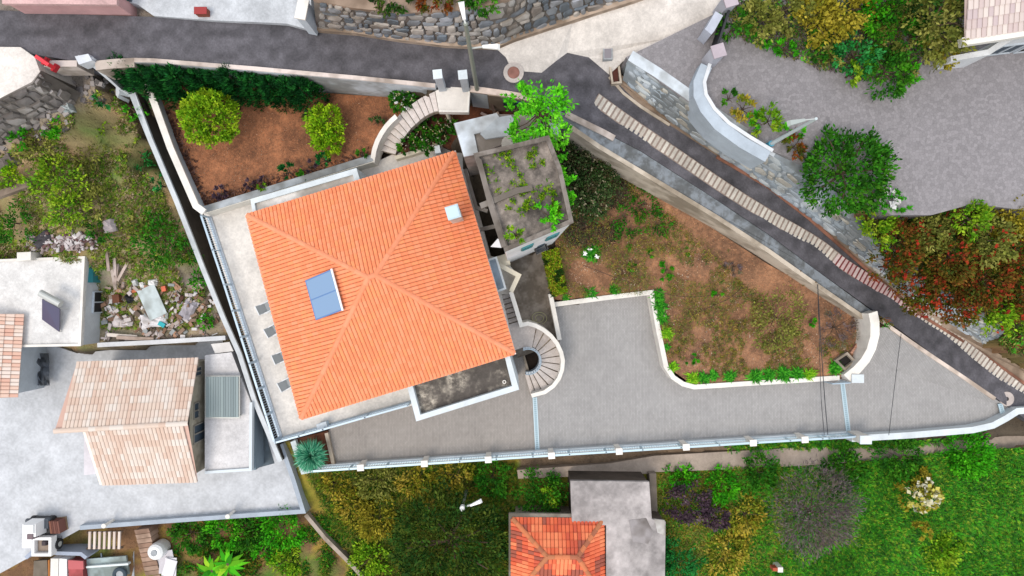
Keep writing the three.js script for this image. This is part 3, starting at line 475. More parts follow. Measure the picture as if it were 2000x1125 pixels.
wallThing('boundary_wall', 'long pale-topped neighbouring wall on the left, its face painted dark for the gap shade', P(400, 500, 0), [['masonry', new M().wall(W([[234, 182, 5], [258, 184, 4.6], [293, 270, 3.4], [345, 392, 2.1], [396, 522, 1], [437, 622, .4], [468, 691, 0], [497, 781, -.4], [547, 901, -1]]), .22, -5), mat('#48423c', { map: tStain })], ['coping', new M().wall(W([[233, 180, 5.06], [258, 183, 4.66], [292, 270, 3.46], [344, 392, 2.16], [395, 522, 1.06], [436, 622, .46], [467, 691, .06], [496, 781, -.34], [547, 901, -.94]]), .27, [4.9, 4.5, 3.3, 2, .9, .3, -.1, -.5, -1.1]), mat('#dfe5ea', { map: tPlast })]]);  // masonry colour is near-black to carry the shade of the narrow gap
wallThing('stepped_wall', 'pale stepped wall running down from the road beside the rubble bank', P(200, 150, 5), [['masonry', new M().wall(W([[152, 112, 7.3], [176, 116, 7.2], [186, 132, 6.6], [231, 172, 5], [228, 188, 4.4]]), .2, [6.4, 6.3, 5.7, 4, 3.4]), mat('#e6ebf2', { map: tPlast })], ['pier', new M().prism(W([[146, 110], [172, 105], [180, 118], [154, 126]], 7.3), 6.6), mat('#e9eef5', { map: tPlast })]]);
wallThing('planter_wall', 'white kerb wall bordering the lower garden along the driveway', P(1300, 700, 0), [['masonry', new M().wall(W([[1082, 595], [1180, 582], [1273, 571], [1286, 645], [1301, 716], [1315, 737], [1334, 750], [1356, 756], [1480, 748], [1640, 738]], .98), .27, -.3), mt.white]]);
wallThing('court_wall', 'white wall between the shaded court and the driveway', P(1085, 620, 0), [['masonry', new M().wall(W([[1075, 574, 1.5], [1078, 588, 1.45], [1093, 664, 1.4]]), .24, -.2), mt.white]]);
wallThing('road_retaining_wall', 'long beige retaining wall below the sloping road beside the lower garden', P(1460, 480, 2), [['masonry', new M().wall(W([[1112, 246, 6.15], [1170, 286, 5.6], [1240, 328, 5.1], [1400, 424, 4.15], [1500, 489, 3.5], [1600, 560, 2.85], [1690, 622, 2.2]]), .22, 0), mat('#dfd1bf', { map: tStain })]]);
wallThing('entrance_wall', 'thick curved white wall at the driveway entrance', P(1700, 670, 0), [['masonry', new M().wall(W([[1705, 610, 3.0], [1709, 630, 2.9], [1709, 655, 2.6], [1702, 682, 2.2], [1690, 704, 1.8], [1674, 722, 1.5], [1654, 738, 1.3]]), .5, -.5), mt.white]]);
wallThing('end_wall', 'low white wall curving along the lower edge of the entrance', P(1850, 842, 0), [['masonry', new M().wall(W([[1664, 857, .6], [1780, 850, .6], [1900, 840, .65], [1940, 831, .7], [1966, 817, .75], [1988, 803, .8], [2030, 800, .6]]), .36, -2), mt.parapet]]);
wallThing('garden_planter', 'narrow planter walls round the blue-green rosette plant', P(612, 880, 0), [['masonry', new M().wall(W([[572, 862], [584, 898], [592, 921], [612, 917]], .55), .3, -2.6), mt.parapet], ['inner_kerb', new M().wall(W([[637, 846], [652, 912]], .3), .2, -.2), mt.beige]]);
ground('planter_soil', new M().prism(W([[576, 858], [640, 842], [650, 910], [596, 918]], .2), -2.5), mt.soilDark);
{
  const t = thing('niche_block', 'cream block in the corner between the house and the ruin', 'wall', P(984, 508, 1)); part(t, 'masonry', new M().prism(W([[960, 504], [992, 494], [997, 516], [966, 527]], 3.95), .4), mt.cream);
}
function stoneFace(t, base, tops, rows, per, tone, jitter = .06) {  // rubble set proud of a battered wall face
  let count = 0; const mats = tone.map((h) => mat(h, { map: tStain })), many = new M(), len = [0]; for (let i = 0; i + 1 < base.length; i++) len.push(len[i] + base[i].distanceTo(base[i + 1])); const total = len.at(-1);
  const at = (l, v) => { l = clamp(l, 0, total - 1e-3); let i = 0; while (len[i + 1] < l) i++; const u = (l - len[i]) / (len[i + 1] - len[i]); return base[i].clone().lerp(base[i + 1], u).lerp(tops[i].clone().lerp(tops[i + 1], u), v); };
  const wave = (l, r) => r <= 0 ? 0 : r >= rows ? 1 : (r + fbm(l * .7, r * 5.1, 2) * 1.3) / rows;
  for (let r = 0; r < rows; r++) for (let l = R(0, per); l < total; ) {
    const w = per * R(.45, 1.7), l0 = l + .03, l1 = l + w - .03; l += w; if (l1 - l0 < .08) continue;
    const d = at(l1, .5).sub(at(l0, .5)), o = V(-d.z, 0, d.x).normalize(); if (o.dot(V(-base[0].x, 0, -base[0].z)) < 0) o.negate();
    const g = .05, m0 = R(.3, .7), q = (u, k) => at(lerp(l0, l1, u), lerp(wave(lerp(l0, l1, u), r) + g / rows, wave(lerp(l0, l1, u), r + 1) - g / rows, k));
    const a = [q(R(.02, .2), 0), q(R(.75, .98), R(0, .1)), q(1, m0), q(R(.7, .95), 1), q(R(.05, .3), R(.9, 1)), q(0, R(.3, .7))], out = R(.03, .05 + jitter), c0 = a.reduce((s, p) => s.add(p), V(0, 0, 0)).multiplyScalar(1 / 6), f = a.map((p) => p.clone().lerp(c0, .12).addScaledVector(o, out)), c = c0.clone().addScaledVector(o, out + R(.02, .05));
    const m = count < 300 ? new M() : many; if (m === many) many.col = A(pick(tone));
    a.forEach((p, j) => { const j2 = (j + 1) % 6; m.quad(a[j], a[j2], f[j2], f[j]).tri(f[j], f[j2], c); });
    if (m !== many) part(t, 'stone', m, pick(mats)); count++;
  }
  if (many.p.length) part(t, 'stones', many, mt.vcRough).userData.kind = 'stuff';
}
{
  const base = W([[618, 57, 6.9], [700, 64, 6.85], [780, 77, 6.8], [870, 88, 6.75], [968, 92, 6.7], [1005, 76, 6.75], [1120, 38, 6.9], [1240, 0, 7.1], [1300, -22, 7.2]]), tops = W([[612, -2, 9.9], [690, 14, 9.9], [785, 24, 9.9], [880, 20, 9.9], [960, 8, 9.9], [1010, -8, 9.9], [1100, -50, 9.9], [1210, -90, 9.9], [1280, -110, 9.9]]);
  const t = thing('stone_wall', 'tall curved rubble stone wall across the road at the top', 'wall', base[3]), m = new M().strip(base, tops), back = tops.map((p) => V(p.x, p.y, p.z - .7)); m.strip(tops, back, 5);
  part(t, 'mortar', m, mat('#8d857e', { map: tStain })); part(t, 'coping', new M().strip(tops.map((p) => V(p.x, p.y + .06, p.z + .06)), back.map((p) => V(p.x, p.y + .06, p.z)), 9.7), mat('#b79f8c', { map: tStain }));
  part(t, 'footing', new M().strip(base.map((p) => V(p.x, p.y + .25, p.z + .12)), base.map((p) => V(p.x, p.y + .3, p.z - .1)), 6), mat('#c6b09c', { map: tStain }));
  stoneFace(t, base, tops, 7, .55, ['#b4b8c0', '#9ca2aa', '#c0bcb8', '#8b929c', '#d0c8c0', '#7f8a96', '#a89f98']);
}
{
  const base = W([[1216, 156, 5.75], [1255, 190, 5.35], [1320, 245, 4.85], [1400, 300, 4.3], [1480, 352, 3.7], [1560, 408, 3.05], [1650, 476, 2.4], [1730, 548, 1.9], [1830, 616, 1.1], [1930, 680, .5]]), tops = W([[1226, 116, 7.1], [1280, 150, 7.1], [1348, 198, 7.1], [1432, 256, 7.1], [1510, 305, 6.9], [1596, 366, 6.3], [1690, 452, 4.9], [1766, 520, 4], [1862, 590, 2.8], [1960, 650, 2.1]]);
  const t = thing('stone_wall', 'blue-grey mottled stone wall rising on the far side of the sloping road', 'wall', base[4]), m = new M().strip(base, tops), back = tops.map((p) => V(p.x + .25, p.y, p.z - .4)); m.strip(tops, back, 1);
  part(t, 'mortar', m, mat('#a9b4bd', { map: tStain })); part(t, 'coping', new M().strip(tops.slice(0, 5).map((p) => V(p.x, p.y + .05, p.z + .05)), back.slice(0, 5).map((p) => V(p.x, p.y + .05, p.z)), 6.6), mat('#dde6ee', { map: tStain }));
  stoneFace(t, base, tops, 7, .7, ['#c3cdd6', '#b3bec8', '#ccd4d8', '#a6b2bc', '#d0cec6'], .03);
}
{
  const tops = W([[80, 138, 7.04], [64, 163, 7.04], [0, 195, 7.04], [-90, 242, 7.04]]), base = tops.map((p) => V(p.x + .3, p.y - 2.6, p.z + .35));
  const t = thing('stone_wall', 'rough grey stone wall below the white forecourt on the left', 'wall', base[1]), m = new M().strip(base, tops); m.strip(tops, tops.map((p) => V(p.x - .3, p.y, p.z - .5)), 4); part(t, 'mortar', m, mat('#8f8883', { map: tStain })); stoneFace(t, base, tops, 5, .5, ['#a9a3a0', '#958f8c', '#bab4b0', '#86807e'], .08);
}
{ // low curved wall and dark sliding gate of the yard
  const t = thing('curved_yard_wall', 'smooth pale blue wall curving round the corner of the cobbled yard', 'wall', P(1420, 220, 7.1)); part(t, 'masonry', new M().wall(W([[1380, 128], [1366, 160], [1366, 186], [1378, 212], [1404, 244], [1450, 278], [1500, 306]], 7.95), .55, 6), mat('#c3cfdb', { map: tPlast })); part(t, 'coping', new M().wall(W([[1387, 124], [1376, 160], [1379, 184], [1396, 212], [1424, 240], [1466, 268], [1510, 294]], 8), .16, 7), mat('#eef1f5', { map: tPlast }));
  const g = thing('sliding_gate', 'dark metal yard gate standing open between two pale posts', 'gate', P(1396, 76, 7.1)), m = new M(), a = P(1383, 116, 7.2), b = P(1407, 42, 7.2); m.beam(V(a.x, 8.5, a.z), V(b.x, 8.5, b.z), .1, .08).beam(a, b, .1, .08); part(g, 'frame', m, mt.black); for (let i = 0; i <= 16; i++) { const p = a.clone().lerp(b, i / 16); part(g, 'bar', new M().beam(p, V(p.x, 8.5, p.z), .05, .05), mt.black); }
  for (const [x, y, l] of [[1404, 30, 'pale gate post at the far end of the dark yard gate'], [1382, 124, 'pale gate post at the wall end of the dark yard gate']]) { const p = P(x, y, 7.1), q = thing('gate_post', l, 'gate post', p); part(q, 'shaft', new M().box(p.x, 7.95, p.z, .5, 1.7, .5, .3), mat('#cfd0da', { map: tPlast })); part(q, 'cap', new M().box(p.x, 8.84, p.z, .6, .1, .6, .3), mat('#c9bcc4', { map: tPlast })); }
  const w2 = thing('yard_kerb_wall', 'pale wall beside the top of the dark yard gate', 'wall', P(1390, 40, 7.1)); part(w2, 'masonry', new M().wall(W([[1405, 26], [1388, 56], [1383, 62]], 8.4), .4, 6.6), mat('#cdd3e2', { map: tPlast }));
}

// ---------------------------------------------------------------- railings, fence and gates
function railing(t, base, h, o) {
  const up = base.map((p) => V(p.x, p.y + h, p.z)), dn = base.map((p) => V(p.x, p.y + .12, p.z));
  part(t, 'top_rail', new M().wall(up, o.rail ?? .07, up.map((p) => p.y - .05)), o.mat); part(t, 'bottom_rail', new M().wall(dn, .05, dn.map((p) => p.y - .04)), o.mat);
  const bal = new M(); let acc = 0;
  for (let i = 0; i + 1 < base.length; i++) {
    const a = base[i], b = base[i + 1], L = a.distanceTo(b), n = Math.round(L / o.gap);
    for (let k = 0; k < n; k++) { const p = a.clone().lerp(b, (k + .5) / n); bal.beam(V(p.x, p.y + .1, p.z), V(p.x, p.y + h - .05, p.z), .022, .022); }
    const m = Math.max(1, Math.round(L / o.post)); for (let k = i ? 1 : 0; k <= m; k++) { const p = a.clone().lerp(b, k / m); if (o.posts) part(t, 'post', new M().box(p.x, p.y + h / 2, p.z, .07, h, .07), o.mat); }
  }
  part(t, 'balusters', bal, o.mat).userData.kind = 'stuff';
}
{
  const a = W([[408, 424], [452, 556], [500, 706], [547, 854]], 3.5), t = thing('terrace_railing', 'pale blue metal railing along the left edge of the terrace', 'railing', a[0]); part(t, 'kerb', new M().wall(a.map((p) => V(p.x, 3.5, p.z)), .22, 2.8), mat('#d5dfea', { map: tPlast })); railing(t, a, .95, { mat: mt.metal, gap: .13, post: 1.6, posts: 1, rail: .1 });
  const b = W([[549, 857], [640, 832], [720, 809], [802, 786]], 3.5), t2 = thing('terrace_railing', 'blue-grey railing along the lower edge of the terrace above the driveway', 'railing', b[0]); part(t2, 'kerb', new M().wall(b.map((p) => V(p.x, 3.5, p.z)), .18, 2.8), mat('#c4cfd8', { map: tPlast })); railing(t2, b, .95, { mat: mt.metal, gap: .13, post: 1.6, posts: 1, rail: .09 });
  const q = P(634, 828, 3.5); const bx = thing('railing_box', 'small grey box fixed inside the lower terrace railing', 'box', q); part(bx, 'housing', new M().box(q.x, 3.75, q.z, .5, .5, .28, .3), mt.metal); part(bx, 'lid', new M().box(q.x, 4.02, q.z, .54, .04, .32, .3), mt.plaster);
}
{
  const a = W([[618, 913], [830, 899], [1040, 885], [1250, 872], [1470, 858], [1656, 847]], .32), t = thing('driveway_fence', 'long pale blue metal fence along the lower edge of the driveway', 'fence', a[0]);
  part(t, 'plinth', new M().wall(a, .24, -2.5), mat('#dfe8ee', { map: tPlast })); railing(t, a, .85, { mat: mat('#c4dbe6', { r: .5, m: .2 }), gap: .14, post: 1.9, posts: 1, rail: .12 });
  const xs = [713, 834, 955, 1075, 1203, 1330, 1457, 1555]; let first;
  xs.forEach((x, i) => { const y = lerp(909, 843.5, (x - 618) / 1038), p = P(x, y, 0); if (!i) { first = thing('fence_pillar', 'white square pillar in the driveway fence, first from the left', 'pillar', p, 'white pillars along the driveway fence'); part(first, 'shaft', new M().box(p.x, .57, p.z, .3, 1.2, .3, .06), mt.white); part(first, 'cap', new M().box(p.x, 1.2, p.z, .38, .07, .36, .06), mt.white); } else copy(first, p, 0, 1, 'white square pillar in the driveway fence, ' + ['second', 'third', 'fourth', 'fifth', 'sixth', 'seventh', 'last'][i - 1] + ' from the left'); });
  const g = P(1650, 733, 0), gp1 = thing('gate_pillar', 'white gate pillar at the foot of the curved entrance wall', 'pillar', g); part(gp1, 'shaft', new M().box(g.x, .7, g.z, .62, 1.5, .42), mt.white); part(gp1, 'cap', new M().box(g.x, 1.49, g.z, .68, .08, .48), mt.parapet);
  const g2 = P(1665, 848, 0), gp2 = thing('gate_pillar', 'white gate pillar at the end of the driveway fence', 'pillar', g2); part(gp2, 'shaft', new M().box(g2.x, .7, g2.z, .6, 1.5, .42), mt.white); part(gp2, 'cap', new M().box(g2.x, 1.49, g2.z, .66, .08, .48), mt.parapet);
  for (const [x0, y0, x1, y1, l] of [[1606, 744, 1640, 742, 'open gate leaf folded against the lower garden wall'], [1602, 848, 1650, 843, 'open gate leaf folded against the driveway fence']]) {
    const p = P(x0, y0, .1), q = P(x1, y1, .1), t3 = thing('gate_leaf', l, 'gate', p); part(t3, 'frame', new M().beam(p, q, .05, .06).beam(V(p.x, 1.35, p.z), V(q.x, 1.35, q.z), .05, .06).beam(p, V(p.x, 1.35, p.z), .05, .05).beam(q, V(q.x, 1.35, q.z), .05, .05), mt.metal); for (let i = 1; i < 9; i++) { const b = p.clone().lerp(q, i / 9); part(t3, 'bar', new M().beam(b, V(b.x, 1.33, b.z), .02, .02), mt.metal); }
  }
  const grate = (pts, h, label) => { const a2 = P(...pts[0], h), b2 = P(...pts[1], h), d = b2.clone().sub(a2), s = V(-d.z, 0, d.x).setLength(.1), t4 = thing('drain_grate', label, 'drain grate', a2), fr = mat('#bfd5df', { r: .5, m: .2 }); for (const k of [-1, 1]) part(t4, 'rail', new M().beam(a2.clone().addScaledVector(s, k), b2.clone().addScaledVector(s, k), .06, .06), fr); part(t4, 'channel', new M().beam(V(a2.x, h - .006, a2.z), V(b2.x, h - .006, b2.z), .16, .03), mat('#9db4bf')); const n = Math.round(d.length() / .12), bm = new M(); for (let i = 0; i < n; i++) { const c = a2.clone().lerp(b2, (i + .5) / n); bm.beam(c.clone().addScaledVector(s, -.8), c.clone().addScaledVector(s, .8), .03, .045); } part(t4, 'slats', bm, fr).userData.kind = 'stuff'; };
  grate([[1044.5, 776], [1050, 888]], .012, 'long pale drain grate crossing the driveway below the winding stairs'); grate([[1645, 746], [1657, 845]], .012, 'long pale drain grate across the driveway at the gate pillars'); grate([[1953, 788], [1960, 814]], .36, 'short pale drain grate at the corner of the entrance');
}

// ================================================================ NEIGHBOURING BUILDINGS
{ // the tall ruin with a weed-grown flat roof
  const h = 14, at = P(1040, 400, .5), t = thing('ruined_building', 'tall derelict white building with a grey weed-grown flat roof beside the orange house', 'building', at);
  const ring = yAt(W([[928, 302], [1000, 285], [1070, 268], [1094, 330], [1117, 434], [988, 489]], h), h), wallM = new M();
  const inner = grow(ring, .06); ring.forEach((p, i) => { const q = ring[(i + 1) % 6], pi = inner[i], qi = inner[(i + 1) % 6]; const y = (v, k) => V(v.x, k, v.z); wallM.hex(y(p, -.6), y(q, -.6), y(qi, -.6), y(pi, -.6), y(p, h - .04), y(q, h - .04), y(qi, h - .04), y(pi, h - .04)); });
  part(t, 'wall', wallM, mat('#fcfcff', { map: tPlast }));
  part(t, 'roof_slab', new M().prism(yAt(inner, h - .25), h - .5), mat('#b3aaa4', { map: tex(512, 5, (u, v) => { const k = 150 + (nB(u, v) - .5) * 300 + (nA(u, v) - .5) * 170; return [k, k * .975, k * .95]; }) }));
  part(t, 'roof_edge', new M().wall(yAt(grow(ring, .02), h + .04), .17, h - .1, true), mat('#8f867f', { map: again(tStain, 3) }));
  const SW = ring[5], SE = ring[4], out = V(-(SE.z - SW.z), 0, SE.x - SW.x).normalize(), f = (k) => V(SW.x, 0, SW.z).lerp(V(SE.x, 0, SE.z), k);
  for (const [a, b] of [[.27, .44], [.7, .88]]) windowIn(t, f(a), f(b), 8.9, 10.9, out, mat('#2c7f86', { r: .5 }), mt.teal, 'window with closed teal shutters');
  const bk = part(t, 'balcony', new M().hex(f(.56), f(.78), f(.78).addScaledVector(out, .3), f(.56).addScaledVector(out, .3), ...[f(.56), f(.78), f(.78).addScaledVector(out, .3), f(.56).addScaledVector(out, .3)].map((p) => V(p.x, .12, p.z))).geo().translate(0, 4.1, 0).translate(-at.x, -at.y, -at.z), mt.plaster);
  { const p = [f(.56).addScaledVector(out, .03), f(.56).addScaledVector(out, .28), f(.78).addScaledVector(out, .28), f(.78).addScaledVector(out, .03)].map((q) => V(q.x, 5.15, q.z)), m = new M(); m.wall(p, .06, 5.09); for (let i = 0; i < 3; i++) for (let k = 0; k <= 9; k++) { const q = p[i].clone().lerp(p[i + 1], k / 9); m.beam(V(q.x, 4.22, q.z), V(q.x, 5.1, q.z), .04, .04); } part(bk, 'balcony_railing', m, mt.black); }
  part(t, 'door', new M().prism([f(.6), f(.74), f(.74).addScaledVector(out, .03), f(.6).addScaledVector(out, .03)].map((p) => V(p.x, 6.3, p.z)), 4.25), mt.steelDark);
  // lower wing to the north with pale sheets, cross wall and parapets on the roof
  const wing = yAt(W([[886, 242], [972, 222], [1058, 224], [1098, 240], [1074, 284], [1002, 272], [930, 302], [905, 306]], 9.2), 9.2); const ww = part(t, 'wing', new M().prism(yAt(wing, 9.1), 1), mat('#9d958f', { map: tStain }));
  part(ww, 'roof_sheet', new M().prism(yAt(W([[887, 241], [970, 221], [988, 248], [926, 262], [934, 300], [906, 306]], 9.2), 9.24), 9.05), mat('#dfe8f2', { map: tStain }));
  part(ww, 'roof_sheet', new M().prism(yAt(W([[972, 230], [998, 226], [1012, 246], [990, 266], [948, 272], [938, 262]], 9.2), 9.3), 9.05), mat('#d3deea', { map: tStain }), 'second pale roof sheet');
  part(ww, 'roof_sheet', new M().prism(yAt(W([[1070, 243], [1094, 244], [1090, 266], [1068, 264]], 9.2), 9.5), 9.05), mat('#cfe0ea', { map: tStain }), 'small pale roof sheet near the tree');
  part(ww, 'roof_tank', new M().disc(P(996, 283, 9.6).x, 9.9, P(996, 283, 9.6).z, 0, .38, .8, 14), mat('#e4e0da', { map: tStain }));
  part(t, 'cross_wall', new M().wall(yAt(W([[938, 402], [1010, 372], [1040, 366]], h), h - .05), .22, h - .3), mat('#9a928b', { map: tStain }));
  part(t, 'roof_ledge', new M().wall(yAt(W([[935, 312], [958, 400], [984, 482]], h), h + .06), .2, h - .3), mat('#8f867f', { map: tStain }));
  // beam and lower slab in the dark slot next to the house
  const sl = part(t, 'side_gallery', new M().wall(yAt(W([[908, 330], [930, 405], [952, 412]], 5.4), 5.4), .18, 5.1), mat('#8c8680', { map: tStain })); part(t, 'side_gallery', new M().wall(yAt(W([[938, 448], [976, 440]], 5), 5), .2, 4.8), mat('#8c8680', { map: tStain }));
  const sp = P(966, 474, 5); part(t, 'roof_scrap', new M().prism(yAt(W([[958, 482], [972, 466], [984, 470], [980, 484]], 6), 6), 5.9), mat('#f0f2f6'));
}
{ // pale-tiled gable house on the left
  const e = .7, r = 2.2, t = thing('gable_house', 'low house with a pale pink tiled gable roof inside the white patio', 'house', P(270, 820, -2));
  const a = P(150, 708, e), b = P(388, 700, e), c = P(366, 827, r), d = P(106, 842, r), b2 = P(386, 940, e), a2 = P(200, 946, e), d2 = P(166, 839, r);
  const pink = ['#f3decf', '#f0d7c6', '#f6e5d8', '#ebcdba', '#f8ebe0', '#f2dbca'].map((h) => A(h, .84));
  roof(t, [[b, a, d, c], [a2, b2, c, d2]], [[d, c]], { w: .22, l: .42, prof: profRoman, cols: pink, all: true, cap: .14, capCol: pink, under: A('#d9b3a3'), color: (p) => { const k = fbm(p.x * 1.1, p.z * 2.2, 3) + R(-.12, .12); return k > .1 ? pick([pink[2], pink[4]]) : k < -.12 ? pink[3] : pick([pink[0], pink[1], pink[5]]); } });
  const ins = (p, k) => V(p.x + k, 0, p.z), w = new M(), rgt = -.35, q = (p, y, k = rgt) => V(p.x + k, y, p.z);
  const zi = .3, B = V(b.x + rgt, 0, b.z + zi), B2 = V(b2.x + rgt, 0, b2.z - zi), A1 = V(a.x + .3, 0, a.z + zi), A2 = V(a2.x + .3, 0, a2.z - zi), y = (p, h) => V(p.x, h, p.z);
  w.quad(y(B2, -2.2), y(B, -2.2), y(B, e), y(B2, e)).tri(y(B2, e), y(B, e), V(c.x + .05, r - .12, c.z)).quad(y(A1, -2.2), y(A2, -2.2), y(A2, e), y(A1, e)).quad(y(B, -2.2), y(A1, -2.2), y(A1, e), y(B, e)).quad(y(A2, -2.2), y(B2, -2.2), y(B2, e), y(A2, e));
  part(t, 'wall', w, mat('#bdb6a4', { map: tStain }));
  const wf = (k0, k1, y0, y1, n2) => windowIn(t, B.clone().lerp(B2, k0), B.clone().lerp(B2, k1), y0, y1, V(1, 0, 0), mat('#8f8b82'), mt.steelDark, n2); wf(.36, .5, -.1, .55); wf(.56, .72, -1.9, .55, 'dark door in the gable wall'); wf(.04, .12, -.4, .5);
  part(t, 'verge', new M().wall([d2, P(183, 892, 1.45), a2].map((p) => V(p.x - .05, p.y + .06, p.z)), .14, [d2, P(183, 892, 1.45), a2].map((p) => p.y - .12)), mat('#fff2e4'));
  const s2 = P(172, 890, -1), lean = thing('lean_to', 'small pale lean-to against the left side of the pink-roofed house', 'shed', s2); part(lean, 'shed_roof', new M().prism(W([[164, 850], [176, 850], [196, 925], [164, 928]], -.6), -.75), mat('#efeaf0', { map: tPlast })); part(lean, 'wall', new M().prism(W([[167, 853], [178, 853], [194, 922], [167, 925]], -.76), -2), mt.plaster);
}
{ // raised terrace beside it with a slatted awning
  const t = thing('neighbour_terrace', 'white raised terrace slab to the right of the pink-roofed house', 'terrace', P(440, 820, -2)); part(t, 'slab', new M().prism(W([[400, 694], [452, 688], [490, 786], [488, 918], [400, 924]], -.3), -2.4), mat('#f8f6f8', { map: tConc })); part(t, 'kerb', new M().wall(W([[490, 786], [489, 917], [400, 923]], -.15), .16, -.5), mat('#dfe8ee'));
  const a = thing('slatted_awning', 'grey slatted awning on the white raised terrace', 'awning', P(432, 775, -.3)); for (let i = 0; i < 13; i++) part(a, 'slat', new M().prism(W([[402 + i * 4.9, 736], [406.3 + i * 4.9, 736], [406.3 + i * 4.9, 815], [402 + i * 4.9, 815]], .25), .19), mat(pick(['#93a1a4', '#9cabad', '#8a989b']))); part(a, 'frame', new M().wall(W([[401, 735], [467, 735], [467, 816], [401, 816]], .18), .06, .08, true), mt.galv); for (const [x, y] of [[403, 738], [465, 738], [465, 813], [403, 813]]) { const p = P(x, y, .1); part(a, 'post', new M().box(p.x, -.12, p.z, .07, .5, .07), mt.galv); }
  const l = thing('sunken_passage', 'dark sunken passage between the white terrace and the long neighbouring wall', 'passage', P(500, 860, -2)); part(l, 'floor', new M().prism(W([[490, 790], [505, 800], [536, 905], [492, 917]], -1.98), -2.4), mat('#6d7d8a', { map: tStain })); part(l, 'side_wall', new M().wall(W([[493, 786], [496, 918]], -.6), .2, -2.4), mat('#8e9fac', { map: tPlast }));
  const u = thing('yard_wall', 'white-topped wall between the rubble yard and the passage behind the pink roof', 'wall', P(320, 666, -1)); part(u, 'masonry', new M().wall(W([[190, 674], [310, 668], [440, 660]], -.5), .26, -2.4), mat('#eef0f4', { map: tPlast })); part(u, 'block', new M().prism(W([[412, 672], [448, 668], [456, 686], [420, 690]], -.4), -2), mat('#fdf9f6', { map: tPlast }));
  const e = thing('patio_wall', 'low blue-grey wall along the lower edge of the white patio', 'wall', P(380, 1015, -2)); part(e, 'masonry', new M().wall(W([[156, 1031], [310, 1019], [592, 999], [572, 935], [548, 868]], -1.55), .26, -3.6), mat('#b9c4d1', { map: tPlast }));
  const f = thing('patio_post', 'small white post on the lower patio wall, left one', 'post', P(222, 1018, -2)); part(f, 'shaft', new M().tube([P(222, 1016, -2), V(P(222, 1016, -2).x, -1, P(222, 1016, -2).z)], .09, 10), mt.white); part(f, 'cap', new M().disc(P(222, 1016, -2).x, -.95, P(222, 1016, -2).z, 0, .14, .08, 12), mt.white);
  copy(f, P(458, 1000, -2), 0, 1, 'small white post on the lower patio wall, right one');
}
